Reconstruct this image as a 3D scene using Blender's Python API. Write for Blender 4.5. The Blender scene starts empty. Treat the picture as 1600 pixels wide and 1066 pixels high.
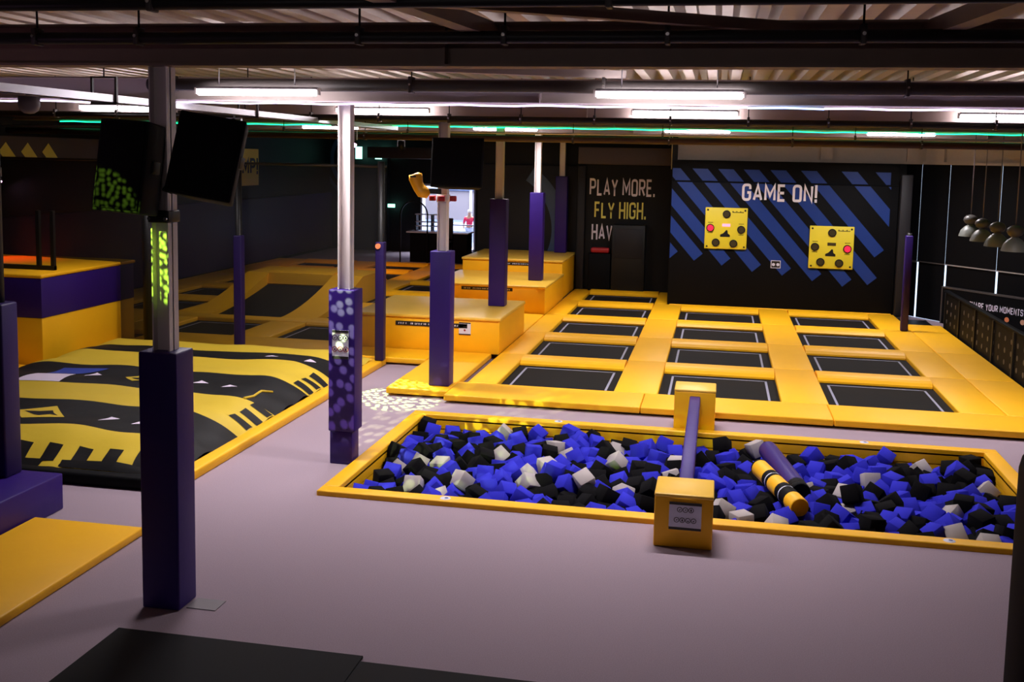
import bpy, bmesh, math, random
from mathutils import Vector, Matrix, Quaternion
random.seed(11)
PI = math.pi
scene = bpy.context.scene
COL = scene.collection

# ------------------------------------------------------------------ materials
def lin(c):
    return tuple((v/255/12.92 if v/255 <= .04045 else ((v/255+.055)/1.055)**2.4) for v in c) + (1.0,)

def mat(name, rgb, rough=.6, metal=0., spec=.5, var=0., vscale=6., bump=0., bscale=60., emit=None, estr=0., coat=0.):
    m = bpy.data.materials.new(name); m.use_nodes = True
    nt = m.node_tree; N = nt.nodes; L = nt.links
    b = N['Principled BSDF']
    c = lin(rgb)
    b.inputs['Base Color'].default_value = c
    b.inputs['Roughness'].default_value = rough
    b.inputs['Metallic'].default_value = metal
    b.inputs['Specular IOR Level'].default_value = spec
    if coat: b.inputs['Coat Weight'].default_value = coat
    tc = None
    if var or bump:
        tc = N.new('ShaderNodeTexCoord')
    if var:
        n = N.new('ShaderNodeTexNoise'); n.inputs['Scale'].default_value = vscale; n.inputs['Detail'].default_value = 5
        L.new(tc.outputs['Object'], n.inputs['Vector'])
        mx = N.new('ShaderNodeMix'); mx.data_type = 'RGBA'
        mx.inputs[6].default_value = tuple(v*(1-var) for v in c[:3]) + (1,)
        mx.inputs[7].default_value = tuple(min(1, v*(1+var)) for v in c[:3]) + (1,)
        L.new(n.outputs['Fac'], mx.inputs[0]); L.new(mx.outputs[2], b.inputs['Base Color'])
    if bump:
        n2 = N.new('ShaderNodeTexNoise'); n2.inputs['Scale'].default_value = bscale; n2.inputs['Detail'].default_value = 4
        L.new(tc.outputs['Object'], n2.inputs['Vector'])
        bp = N.new('ShaderNodeBump'); bp.inputs['Strength'].default_value = bump; bp.inputs['Distance'].default_value = .02
        L.new(n2.outputs['Fac'], bp.inputs['Height']); L.new(bp.outputs['Normal'], b.inputs['Normal'])
    if emit:
        b.inputs['Emission Color'].default_value = lin(emit); b.inputs['Emission Strength'].default_value = estr
    return m

def net_mat(name, rgb, clear):
    m = bpy.data.materials.new(name); m.use_nodes = True
    nt = m.node_tree; N = nt.nodes; L = nt.links
    b = N['Principled BSDF']; b.inputs['Base Color'].default_value = lin(rgb); b.inputs['Roughness'].default_value = .7
    t = N.new('ShaderNodeBsdfTransparent'); mx = N.new('ShaderNodeMixShader'); mx.inputs[0].default_value = 1-clear
    L.new(t.outputs[0], mx.inputs[1]); L.new(b.outputs[0], mx.inputs[2]); L.new(mx.outputs[0], N['Material Output'].inputs[0])
    return m

YEL   = (252, 186, 18)
m_yel   = mat('yellow_vinyl', YEL, .5, spec=.4, var=.05, vscale=3, bump=.08, bscale=14)
m_yeltop= mat('yellow_vinyl_sheen', (240, 192, 70), .34, spec=.5, var=.06, vscale=4)  # lamp sheen on the top faces painted in as a paler yellow
m_pur   = mat('purple_vinyl', (42, 12, 108), .48, spec=.4, var=.06, vscale=5, bump=.1, bscale=10)
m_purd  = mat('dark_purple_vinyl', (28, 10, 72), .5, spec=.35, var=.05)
m_purw  = mat('purple_wall_vinyl', (50, 30, 96), .55, spec=.3, var=.05)
m_bed   = mat('black_woven_bed', (25, 23, 21), .8, spec=.15, var=.12, vscale=60)
m_line  = mat('bed_line_grey', (150, 150, 170), .7)
m_black = mat('black_vinyl', (8, 8, 11), .65, spec=.12)
m_blk2  = mat('black_paint', (11, 11, 12), .5, spec=.4)
m_blkfab= mat('black_fabric', (19, 19, 22), .8, spec=.2, var=.15, vscale=30)
m_floor = mat('grey_carpet', (162, 144, 155), .92, spec=.15, var=.3, vscale=120, bump=.25, bscale=300)
m_white = mat('white_steel_paint', (226, 216, 214), .45, var=.03)
m_beam  = mat('beam_paint', (206, 190, 184), .55, var=.05, vscale=4)
m_brown = mat('primer_brown_steel', (150, 126, 112), .5, var=.1)
m_deck  = mat('galvanised_deck', (186, 172, 162), .42, metal=.35, var=.12, vscale=8)
m_galv  = mat('galvanised_tray', (205, 205, 212), .35, metal=.6, var=.08)
m_pipeb = mat('black_pipe', (26, 23, 24), .45)
m_pipeg = mat('dark_grey_duct', (74, 68, 66), .5, var=.15, vscale=20)
m_piper = mat('dark_red_pipe', (70, 44, 42), .4, var=.1)
m_chrome= mat('bright_zinc', (215, 212, 210), .25, metal=.9)
m_wall  = mat('black_wall_paint', (10, 10, 12), .6, spec=.25, var=.08)
m_wallg = mat('charcoal_wall', (27, 26, 31), .55, spec=.35, var=.08)
m_bulk  = mat('charcoal_bulkhead', (74, 64, 72), .6, var=.06)
m_conc  = mat('beige_block_wall', (176, 164, 152), .8, var=.06, vscale=15)
m_blue  = mat('blue_print', (20, 54, 130), .45, spec=.4, var=.05)
m_blued = mat('steel_blue_print', (70, 92, 130), .5)
m_text  = mat('white_print', (235, 228, 236), .6)
m_textg = mat('lilac_print', (236, 228, 242), .6)
m_texty = mat('yellow_print', (238, 228, 112), .6)
m_board = mat('yellow_game_board', (232, 212, 48), .5)
m_button= mat('dark_button', (62, 52, 26), .4)
m_red   = mat('red_button_lit', (255, 16, 40), .4, emit=(255, 24, 52), estr=.9)
m_pink  = mat('red_display_lit', (255, 120, 140), .4, emit=(255, 110, 130), estr=1.0)
m_signw = mat('white_sign', (214, 214, 232), .5)
m_signk = mat('black_sign_print', (26, 24, 28), .5)
m_signr = mat('red_sign_print', (150, 40, 40), .5)
m_aby   = mat('airbag_yellow', (208, 178, 50), .55, spec=.3, bump=.2, bscale=7)
m_abk   = mat('airbag_black', (13, 13, 15), .6, spec=.25, bump=.2, bscale=7)
m_abw   = mat('airbag_white', (226, 212, 232), .6)
m_abb   = mat('airbag_blue', (34, 62, 160), .6)
m_cube  = [mat('blue_foam', (50, 50, 190), .9, spec=.1, var=.06, vscale=20),
           mat('black_foam', (15, 14, 16), .95, spec=.1, var=.1, vscale=20),
           mat('white_foam', (176, 167, 165), .9, spec=.1, var=.06, vscale=20)]
m_redp  = mat('red_strap', (168, 26, 34), .45)
m_glove = mat('yellow_glove', (250, 176, 20), .45, bump=.15, bscale=12)
m_net   = net_mat('black_net', (12, 12, 14), .5)
m_netd  = net_mat('dense_black_net', (13, 12, 14), .2)
m_tube  = mat('lit_tube', (255, 255, 255), .5, emit=(255, 244, 250), estr=9)
m_ledp  = mat('lilac_led', (255, 255, 255), .5, emit=(222, 206, 255), estr=1.5)
m_ledb  = mat('blue_led', (255, 255, 255), .5, emit=(150, 190, 255), estr=1.5)
m_ledg  = mat('green_led', (30, 220, 130), .5, emit=(20, 226, 140), estr=1.6)
m_lens  = mat('lit_lens', (255, 255, 255), .3, emit=(255, 190, 240), estr=3)
m_day   = mat('daylight_pane', (220, 235, 255), .5, emit=(205, 228, 255), estr=.8)
m_lamp  = mat('grey_green_enamel', (122, 126, 121), .4, var=.05)
m_lampg = mat('grey_fluted_glass', (84, 82, 80), .35)
m_frame = mat('white_frame', (222, 224, 235), .4)
m_out   = mat('pale_facade', (196, 208, 240), .8, var=.25, vscale=1.2)
m_outg  = mat('pale_pavement', (205, 212, 235), .9, var=.05)
m_skin  = mat('skin', (214, 160, 130), .6)
m_shirt = mat('red_shirt', (226, 40, 84), .7)
m_trous = mat('pale_trousers', (190, 196, 220), .8)
m_hair  = mat('fair_hair', (226, 210, 200), .7)
m_orange= mat('orange_button', (240, 140, 90), .5)
m_exit  = mat('exit_light', (200, 255, 240), .5, emit=(150, 255, 225), estr=1.2)
m_grey  = mat('grey_plastic', (120, 112, 118), .5)

# ------------------------------------------------------------------ mesh helper
class MB:
    def __init__(s): s.bm = bmesh.new()
    def _new(s, fn, mi=0, smooth=False):
        n0 = len(s.bm.faces); r = fn(); s.bm.faces.ensure_lookup_table()
        for f in s.bm.faces[n0:]:
            f.material_index = mi; f.smooth = smooth
        return r
    def box(s, x0, x1, y0, y1, z0, z1, mi=0, bev=0., seg=2, M=None):
        t = bmesh.new()
        bmesh.ops.create_cube(t, size=1)
        for v in t.verts:
            v.co = Vector(((x0+x1)/2+v.co.x*(x1-x0), (y0+y1)/2+v.co.y*(y1-y0), (z0+z1)/2+v.co.z*(z1-z0)))
        if bev: bmesh.ops.bevel(t, geom=t.edges[:], offset=bev, segments=seg, profile=.5, affect='EDGES')
        s.add(t, mi, M, bev > 0); return s
    def add(s, t, mi=0, M=None, smooth=False):
        t.verts.ensure_lookup_table(); vm = {}
        for v in t.verts: vm[v] = s.bm.verts.new(M @ v.co if M else v.co)
        for f in t.faces:
            try:
                g = s.bm.faces.new([vm[v] for v in f.verts]); g.material_index = mi; g.smooth = smooth
            except ValueError: pass
        t.free()
    def face(s, pts, mi=0, smooth=False):
        f = s.bm.faces.new([s.bm.verts.new(Vector(q)) for q in pts]); f.material_index = mi; f.smooth = smooth
        return s
    def prism(s, poly, fn, d0, d1, mi=0, smooth=False):
        a = [s.bm.verts.new(Vector(fn(u, v, d0))) for u, v in poly]; b = [s.bm.verts.new(Vector(fn(u, v, d1))) for u, v in poly]
        n = len(poly); fs = [s.bm.faces.new(a[::-1]), s.bm.faces.new(b)]
        for i in range(n):
            g = s.bm.faces.new([a[i], a[(i+1) % n], b[(i+1) % n], b[i]]); g.smooth = smooth; fs.append(g)
        for f in fs: f.material_index = mi
        return s
    def tube(s, pts, r, seg=10, mi=0, cap=True, smooth=True):
        pts = [Vector(q) for q in pts]; rings = []
        rr = r if isinstance(r, (list, tuple)) else [r]*len(pts)
        up = None
        for i, q in enumerate(pts):
            d = (pts[min(i+1, len(pts)-1)] - pts[max(i-1, 0)]).normalized()
            if up is None:
                up = Vector((0, 0, 1)) if abs(d.z) < .9 else Vector((1, 0, 0))
            a = d.cross(up).normalized(); b = a.cross(d).normalized(); up = b
            rings.append([s.bm.verts.new(q + (a*math.cos(2*PI*k/seg) + b*math.sin(2*PI*k/seg))*rr[i]) for k in range(seg)])
        for i in range(len(rings)-1):
            for k in range(seg):
                f = s.bm.faces.new([rings[i][k], rings[i][(k+1) % seg], rings[i+1][(k+1) % seg], rings[i+1][k]])
                f.material_index = mi; f.smooth = smooth
        if cap:
            for q in (rings[0][::-1], rings[-1]):
                f = s.bm.faces.new(q); f.material_index = mi
        return s
    def lathe(s, prof, c=(0, 0, 0), seg=20, mi=0, smooth=True):
        c = Vector(c); rings = []
        for r, z in prof:
            rings.append([s.bm.verts.new(c + Vector((max(r, 1e-4)*math.cos(2*PI*k/seg), max(r, 1e-4)*math.sin(2*PI*k/seg), z))) for k in range(seg)])
        for i in range(len(rings)-1):
            for k in range(seg):
                f = s.bm.faces.new([rings[i][k], rings[i][(k+1) % seg], rings[i+1][(k+1) % seg], rings[i+1][k]])
                f.material_index = mi; f.smooth = smooth
        return s
    def disc(s, c, r, n=(0, -1, 0), seg=20, mi=0, thick=.01):
        n = Vector(n).normalized(); c = Vector(c)
        return s.tube([c, c + n*thick], r, seg, mi, smooth=False)
    def grid(s, fn, us, vs, mi=0, smooth=True):
        V = [[s.bm.verts.new(Vector(fn(u, v))) for v in vs] for u in us]
        for i in range(len(us)-1):
            for j in range(len(vs)-1):
                f = s.bm.faces.new([V[i][j], V[i+1][j], V[i+1][j+1], V[i][j+1]])
                f.material_index = mi(i, j) if callable(mi) else mi; f.smooth = smooth
        return s
    def build(s, name, mats, parent=None, local=False):
        bmesh.ops.recalc_face_normals(s.bm, faces=s.bm.faces[:])
        if parent is not None and not local:
            off = Vector((0, 0, 0)); q = parent
            while q is not None: off += q.location; q = q.parent
            for v in s.bm.verts: v.co -= off
        me = bpy.data.meshes.new(name); s.bm.to_mesh(me); s.bm.free()
        for m in (mats if isinstance(mats, (list, tuple)) else [mats]): me.materials.append(m)
        o = bpy.data.objects.new(name, me); COL.objects.link(o)
        if parent is not None: o.parent = parent
        return o

def tag(o, label, cat, group=None, kind=None):
    o['label'] = label; o['category'] = cat
    if group: o['group'] = group
    if kind: o['kind'] = kind
    return o
def thing(name, loc, label, cat, group=None):
    o = bpy.data.objects.new(name, None); o.location = loc; o.empty_display_size = .2; COL.objects.link(o)
    return tag(o, label, cat, group)
def struct(name, mb, mats, label=None, cat=None):
    o = mb.build(name, mats); o['kind'] = 'structure'
    if label: o['label'] = label
    if cat: o['category'] = cat
    return o
def dup(root, loc, label, group=None):
    r = root.copy(); COL.objects.link(r); r.location = loc; r['label'] = label
    if group: r['group'] = group
    for ch in list(root.children):
        c = ch.copy(); COL.objects.link(c); c.parent = r
        for g in list(ch.children):
            d = g.copy(); COL.objects.link(d); d.parent = c
    return r

# ------------------------------------------------------------------ lettering drawn as strokes
def fillet(pts, r, closed=False, keep=()):
    out = []; n = len(pts)
    for i, q in enumerate(pts):
        if (not closed and i in (0, n-1)) or i in keep:
            out.append(q); continue
        a = Vector(pts[(i-1) % n]); b = Vector(q); c = Vector(pts[(i+1) % n])
        d1 = (a-b); d2 = (c-b); rr = min(r, d1.length*.5, d2.length*.5)
        p1 = b + d1.normalized()*rr; p2 = b + d2.normalized()*rr
        for k in range(6):
            t = k/5; out.append(tuple(p1*(1-t)**2 + b*2*t*(1-t) + p2*t*t))
    return out
def glyph(ch):
    F = fillet; W = .44
    G = {
     'A': ([[(0, 0), (.235, 1), (.47, 0)], [(.09, .27), (.38, .27)]], .47),
     'C': ([F([(W, .72), (W, 1), (0, 1), (0, 0), (W, 0), (W, .28)], .2)], W),
     'D': ([F([(0, 0), (0, 1), (W, 1), (W, 0), (0, 0)], .22, keep=(1,))], W),
     'E': ([[(.38, 1), (0, 1), (0, 0), (.38, 0)], [(0, .5), (.34, .5)]], .38),
     'F': ([[(.38, 1), (0, 1), (0, 0)], [(0, .5), (.34, .5)]], .38),
     'G': ([F([(W, .72), (W, 1), (0, 1), (0, 0), (W, 0), (W, .48), (.26, .48)], .2, keep=(5,))], W),
     'H': ([[(0, 0), (0, 1)], [(W, 0), (W, 1)], [(0, .5), (W, .5)]], W),
     'I': ([[(0, 0), (0, 1)]], .0),
     'J': ([F([(.34, 1), (.34, 0), (0, 0), (0, .26)], .18)], .34),
     'L': ([[(0, 1), (0, 0), (.36, 0)]], .36),
     'M': ([[(0, 0), (0, 1), (.29, .3), (.58, 1), (.58, 0)]], .58),
     'N': ([[(0, 0), (0, 1), (W, 0), (W, 1)]], W),
     'O': ([F([(W/2, 0), (0, 0), (0, 1), (W, 1), (W, 0), (W/2, 0)], .2)], W),
     'P': ([F([(0, 0), (0, 1), (W, 1), (W, .46), (0, .46)], .2, keep=(1,))], W),
     'R': ([F([(0, 0), (0, 1), (W, 1), (W, .48), (0, .48)], .2, keep=(1,)), [(.2, .48), (W, 0)]], W),
     'S': ([F([(W, .76), (W, 1), (0, 1), (0, .52), (W, .48), (W, 0), (0, 0), (0, .24)], .18)], W),
     'T': ([[(0, 1), (.42, 1)], [(.21, 1), (.21, 0)]], .42),
     'U': ([F([(0, 1), (0, 0), (W, 0), (W, 1)], .2)], W),
     'V': ([[(0, 1), (.23, 0), (.46, 1)]], .46),
     'W': ([[(0, 1), (.15, 0), (.31, .8), (.47, 0), (.62, 1)]], .62),
     'Y': ([[(0, 1), (.23, .45), (.46, 1)], [(.23, .45), (.23, 0)]], .46),
     '.': ([[(0, 0), (0, .04)]], .0), '!': ([[(0, 1), (0, .32)], [(0, 0), (0, .04)]], .0),
    }
    return G.get(ch, ([], .3))
def ribbon(mb, pts, w, fn, mi):
    P = [Vector((a, b)) for a, b in pts]; n = len(P); Lf = []; Rt = []
    for i in range(n):
        d1 = (P[i]-P[i-1]).normalized() if i else None
        d2 = (P[i+1]-P[i]).normalized() if i < n-1 else None
        a = d1 or d2; b = d2 or d1
        n1 = Vector((-a.y, a.x)); n2 = Vector((-b.y, b.x)); m = (n1+n2)
        if m.length < .2: m = n1
        m.normalize(); k = w/2/max(.45, m.dot(n1))
        Lf.append(P[i]+m*k); Rt.append(P[i]-m*k)
    for i in range(n-1):
        try: mb.face([fn(*q) for q in (Lf[i], Rt[i], Rt[i+1], Lf[i+1])], mi)
        except ValueError: pass
def text_w(t, st): return sum((glyph(c)[1]+st+.11) if c != ' ' else .32 for c in t)
def write(mb, t, width, height, fn, st=.15, mi=0):
    """letters of a word, laid from (0,0) to (width,height), placed by fn(u,v)"""
    tot = text_w(t, st)-.11; sx = width/tot; x = 0
    for c in t:
        if c == ' ': x += .32; continue
        strokes, w = glyph(c)
        for s_ in strokes:
            lo, hi = st/2, 1-st/2
            pts = [(x+st/2+a, lo+b*(hi-lo)) for a, b in s_]
            if len(s_) == 2 and abs(s_[0][0]-s_[1][0]) < 1e-6:      # plain uprights reach the line
                pts = [(pts[0][0], pts[0][1]+(-st/2 if pts[0][1] < pts[1][1] else st/2)), (pts[1][0], pts[1][1]+(st/2 if pts[0][1] < pts[1][1] else -st/2))]
            ribbon(mb, pts, st, lambda a, b: fn(a*sx, b*height), mi)
        x += w+st+.11
# ================================================================== THE SETTING
PX0, PX1, PY0, PY1 = -3.77, 3.28, 10.08, 13.30          # opening of the foam pit
mb = MB()
for a in ((-14.3, 14, -3, PY0), (-14.3, 14, PY1, 37), (-14.3, PX0, PY0, PY1), (PX1, 14, PY0, PY1)):
    mb.box(a[0], a[1], a[2], a[3], -.02, 0)
struct('floor', mb, m_floor)

mb = MB(); x = -14.3; prof = []
while x < 14:
    prof += [(x, 4.62), (x+.12, 4.62), (x+.165, 4.76), (x+.255, 4.76)]; x += .30
prof.append((x, 4.62))
for (a, za), (b, zb) in zip(prof, prof[1:]):
    mb.face([(a, -3, za), (b, -3, zb), (b, 37.2, zb), (a, 37.2, za)])
mb.box(-14.3, 14.2, -3, 37.2, 4.80, 4.84)
struct('ceiling', mb, m_deck)

struct('wall_left', MB().box(-14.5, -14.2, -3, 37.2, 0, 4.8), m_wall)
mb = MB().box(-14.2, -14.02, 15.5, 26, 3.27, 3.74)
struct('trim_1', mb, m_bulk)
mb = MB()
mb.box(-14.3, -10.72, 37, 37.25, 0, 4.8); mb.box(-8.66, -6.3, 37, 37.25, 0, 4.8)
mb.box(-10.72, -8.66, 37, 37.25, 2.5, 4.8); mb.box(-10.72, -8.66, 37, 37.25, 0, .04)
for r0, r1 in ((.42, .62), (.82, 1.02), (1.2, 1.36)):     # dim printed rings
    for k in range(18):
        q = [math.radians(80+11*(k+j)) for j in (0, 1)]
        mb.face([(-14.35+r*math.cos(t)*.75+.9, 36.985, 3.35+r*math.sin(t)) for r, t in ((r0, q[0]), (r1, q[0]), (r1, q[1]), (r0, q[1]))], 1)
struct('wall_far', mb, [m_wallg, m_blued])
mb = MB().box(-12.3, -11.9, 36.7, 37, 0, 3.4).box(-13.6, -13.4, 36.9, 37, 0, 2.0)
struct('trim_2', mb, m_wallg)
struct('wall_inner', MB().box(-6.45, -6.3, 27.85, 37.2, 0, 4.8), m_wall)
mb = MB().box(-6.45, -3.5, 27.65, 27.85, 0, 4.8)
mb.box(-6.4, -3.6, 27.58, 27.65, .1, 3.33, 1, bev=.02)
for r0, r1, a0, a1 in ((1.55, 1.95, -40, 62), (2.5, 2.95, -28, 40)):       # printed arcs
    cx, cz = -5.9, 1.6
    n = 24
    for k in range(n):
        q = [math.radians(a0+(a1-a0)*(k+j)/n) for j in (0, 1)]
        P = [(cx+r*math.cos(t), 27.575, cz+r*math.sin(t)) for r, t in ((r0, q[0]), (r1, q[0]), (r1, q[1]), (r0, q[1]))]
        if max(p_[0] for p_ in P) < -3.62 and max(p_[2] for p_ in P) < 3.3: mb.face(P, 2)
struct('wall_steps', mb, [m_wall, m_wallg, m_blued])
mb = MB().box(-3.64, -1.0, 27.12, 27.3, 0, 4.8)
mb.box(-3.6, -3.4, 27.0, 27.12, .1, 3.34, 1, bev=.02)
mb.box(-3.6, -1.05, 26.98, 27.12, 3.38, 3.82, 2, bev=.015)
mb.box(-1.12, -1.0, 25.1, 27.2, 0, 4.8)
struct('wall_play', mb, [m_wall, m_wallg, m_bulk])

# wall with diagonal stripes behind the right-hand court
mb = MB()
mb.box(-1.1, 3.98, 24.97, 25.12, .1, 3.52)
mb.box(-1.1, 3.98, 24.86, 24.97, .1, 3.04, bev=.02)
def clip_quad(pts, x0, x1, z0, z1):
    P = pts
    for ax, lim, sg in ((0, x0, 1), (0, x1, -1), (1, z0, 1), (1, z1, -1)):
        out = []
        for i in range(len(P)):
            a, b = P[i], P[(i+1) % len(P)]
            da, db = sg*(a[ax]-lim), sg*(b[ax]-lim)
            if da >= 0: out.append(a)
            if da*db < 0:
                t = da/(da-db); out.append((a[0]+(b[0]-a[0])*t, a[1]+(b[1]-a[1])*t))
        P = out
        if not P: return P
    return P
ends = [(-1.0, 1.30), (-.42, 1.27), (.22, 1.18), (.92, 1.06), (1.6, 1.0), (2.28, .9), (2.95, .8), (3.5, .86), (3.62, 1.5), (3.9, 2.2), (4.2, 2.7)]
for ex, ez in ends:                                      # each stripe climbs to the left from its square end
    w = .105; L = 4.6
    d = Vector((-.66, .75)); d.normalize(); nrm = Vector((d.y, -d.x))*w*1.25
    e = Vector((ex, ez))
    q = [e-nrm, e+nrm, e+nrm+d*L, e-nrm+d*L]
    for (zl, zh, yy) in ((.2, 3.02, 24.853), (3.06, 3.34, 24.965)):
        P = clip_quad([tuple(v) for v in q], -1.09, 3.8, zl, zh)
        if len(P) > 2: mb.face([(a, yy, b) for a, b in P], 1)
struct('wall_game', mb, [m_black, m_blue])
mb = MB().box(-1.1, 4.2, 25.4, 25.6, 0, 3.56).box(-1.05, 4.6, 25.35, 25.6, 3.56, 4.8, 1)
for xx in (.55, 2.4, 4.3): mb.box(xx-.13, xx+.13, 25.25, 25.35, 3.6, 4.8, 1)
mb.box(-1.05, 4.55, 25.3, 25.35, 3.54, 3.6, 1)
struct('wall_back', mb, [m_wall, m_conc])

# slanting window wall on the right, closed by black roller blinds
P0 = Vector((4.57, 25.35, 0)); OM = Matrix.Translation(P0) @ Matrix.Rotation(math.atan2(-.8, .6), 4, 'Z')
mb = MB().box(-.8, 9.2, .02, .2, 3.58, 4.8, 1, M=OM).box(-.8, 9.2, -.06, .02, 3.54, 3.6, 1, M=OM)
for t in (.5, 2.6, 4.7): mb.box(t-.1, t+.1, -.06, .02, 3.6, 4.8, 1, M=OM)
mb.box(-.8, 9.2, .25, .4, 0, 4.6, M=OM)
struct('wall_right', mb, [m_wall, m_conc])
struct('window_1', MB().box(-.5, 9.0, .12, .14, 0, 3.54, M=OM), m_day)
struct('wall_far_right', MB().box(10, 10.2, -3, 18.6, 0, 4.8), m_wall)
struct('wall_behind', MB().box(-14.4, 10.2, -3.2, -3, 0, 4.8), m_wall)

# door to the yard, with the yard outside
fr = thing('door_1', (-9.69, 37, 0), 'bright glass door in the far wall behind the white post', 'door'); fr['kind'] = 'structure'
mb = MB()
for xx in (-10.72, -9.75, -8.72): mb.box(xx, xx+.06, 37.02, 37.1, .04, 2.5)
mb.box(-10.72, -8.66, 37.02, 37.1, 2.42, 2.5).box(-10.72, -8.66, 37.02, 37.1, .04, .14)
mb.box(-9.69, -8.72, 37.03, 37.08, 1.0, 1.04)
mb.build('door_frame', m_frame, fr)
mb = MB().box(-14, -5, 42, 42.3, 0, 5)
for xx in range(-13, -5): mb.box(xx-.05, xx+.05, 41.9, 42, 0, 5, 1)
mb.box(-14, -5, 41.85, 42, 2.2, 2.35, 1).box(-12, -6.5, 41.95, 42, .9, 2.1, 2)
struct('wall_yard', mb, [m_out, m_frame, m_grey])
struct('floor_yard', MB().box(-14, -5, 37.25, 42, -.02, 0), m_outg)

# ================================================================== RIGHT-HAND TRAMPOLINE COURT
ZD = .125
def padbox(mb, x0, x1, y0, y1, z1=ZD, z0=.032, bev=.02, mi=0):
    return mb.box(x0+.003, x1-.003, y0+.003, y1-.003, z0, z1, mi, bev=bev, seg=3)
def roll_pad(x0, x1, y0, y1, z1):
    """pad between two beds, rounded over its long edges"""
    mb = MB(); n = 10; prof = [(y0, .055)]
    for k in range(n+1):
        t = k/n; prof.append((y0+(y1-y0)*t, .085+(z1-.085)*(1-abs(2*t-1)**3.2)))
    prof.append((y1, .055))
    mb.prism(prof, lambda u, v, d: (d, u, v), x0+.004, x1-.004, smooth=False)
    return mb
def trampoline(x0, x1, y0, y1, label, group, rear=.62, right=None, left=None, sidey=None):
    t = thing('trampoline', ((x0+x1)/2, (y0+y1)/2, 0), label, 'trampoline', group)
    mb = MB(); mb.box(x0-.08, x1+.08, y0-.15, y1+.15, .034, .05)
    zz = .0515; a, w = .13, .035
    for q in ((x0+a, x0+a+w, y0+.02, y1-a), (x1-a-w, x1-a, y0+.02, y1-a), (x0+a, x1-a, y1-a-w, y1-a)):
        mb.face([(q[0], q[2], zz), (q[1], q[2], zz), (q[1], q[3], zz), (q[0], q[3], zz)], 1)
    mb.build('bed', [m_bed, m_line], t)
    if rear: roll_pad(x0, x1, y1, y1+rear, .165).build('rear_pad', m_yel, t)
    sy0, sy1 = sidey or (y0, y1+rear)
    if right: padbox(MB(), x1, x1+right, sy0, sy1).build('side_pad', m_yel, t)
    if left: padbox(MB(), x0-left, x0, sy0, sy1).build('side_pad', m_yel, t)
    return t
RX = [(-3.16, -1.41), (-.76, .99), (1.65, 3.38)]
RY = [(15.11, 16.95), (17.58, 19.38), (20.0, 21.8), (22.42, 24.2), (24.84, 26.5)]
rown = ['front-row', 'second-row', 'third-row', 'fourth-row', 'rearmost']
coln = ['left column beside the yellow steps', 'middle column of the right court', 'right column by the black fence']
for c, (a, b) in enumerate(RX):
    for r, (y0, y1) in enumerate(RY):
        if r == 4 and c: continue
        rear = RY[r+1][0]-y1 if r < (4 if c == 0 else 3) else .58
        lab = '%s trampoline, %s, before the striped wall' % (rown[r], coln[c])
        if r == 4: lab = 'rearmost trampoline, tucked under the black wall with the slogan'
        rp = (RX[c+1][0]-b) if c < 2 else .62
        if r == 4: rp = .3
        trampoline(a, b, y0, y1, lab, 'trampolines of the right-hand court', rear, rp, .46 if c == 0 else None)
for x0, x1, lab in ((-3.75, -.95, 'left yellow padded mat along the front edge of the right-hand court'),
                    (-.95, 1.62, 'middle yellow padded mat along the front edge, behind the rear balance block'),
                    (1.62, 4.75, 'right yellow padded mat along the front edge, ending at the fence')):
    tag(padbox(MB(), x0, x1, 14.2, 15.11).build('edge_mat', m_yel), lab, 'mat', 'front edge mats')
ys = [15.11, 17.58, 20.0, 22.42, 23.4]
mats_r = ['nearest', 'second nearest', 'second farthest', 'farthest']
for i in range(4):
    tag(padbox(MB(), 4.0, 4.75, ys[i], ys[i+1]).build('side_mat', m_yel), '%s yellow side mat along the foot of the black fence' % mats_r[i], 'mat', 'side mats by the fence')
mb = MB().box(-3.6, 4.7, 14.3, 24.8, .001, .028); mb.box(-3.6, -1.2, 24.8, 27, .001, .028)
tag(mb.build('trampoline_frame_base', m_blk2), 'black frame base showing in the gaps under the right-hand trampolines', 'frame')
mb = MB(); padbox(mb, -1.06, 3.95, 24.78, 24.86, .14)
tag(mb.build('edge_mat', m_yel), 'thin yellow mat at the foot of the striped wall', 'mat')

# ================================================================== YELLOW STEPS AND LANDING MATS
def step_box(name, x0, x1, y0, y1, z0, z1, label, strip=None, sign=False):
    t = thing(name, ((x0+x1)/2, (y0+y1)/2, z0), label, 'step', 'yellow vaulting steps')
    MB().box(x0, x1, y0, y1, z0, z1-.06, bev=.012).build('body', m_yel, t)
    MB().box(x0-.02, x1+.02, y0-.03, y1, z1-.06, z1, bev=.02, seg=3).build('top_pad', m_yeltop, t)
    if strip:
        a, b, zc, h = strip
        s_ = MB().box(a, b, y0-.012, y0-.001, zc-h/2, zc+h/2)
        u = a+.05; rr = random.Random(int(y0))
        for n in (4, 12, 9):                             # small print, too fine to read
            for k in range(n):
                s_.box(u, u+.018, y0-.0135, y0-.0115, zc-h*.2, zc+h*.2, 1)
                if k % 3 != 1: s_.box(u, u+.03, y0-.0135, y0-.0115, zc+h*.1*rr.choice((-2, 1)), zc+h*.1*rr.choice((2, 2)), 1)
                u += .04
                if u > b-.06: break
            u += .05
            if u > b-.06: break
        o = s_.build('caution_strip', [m_signk, m_signw], t); o['label'] = 'black strip with small white lettering'
    if sign:
        a, b, c0, c1 = sign
        s_ = MB().box(a, b, y0-.012, y0-.001, c0, c1, 0).box(a, b, y0-.014, y0-.011, c1-.02, c1, 1).box(a, b, y0-.014, y0-.011, c0, c0+.02, 1)
        m_ = (a+b)/2
        s_.box(m_-.03, m_+.03, y0-.014, y0-.011, c1-.085, c1-.07, 1)
        s_.disc((m_, y0-.012, (c0*.62+c1*.38)), .018, mi=2, thick=.003)
        s_.build('notice', [m_signw, m_signk, m_signr], t)
    return t
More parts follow.
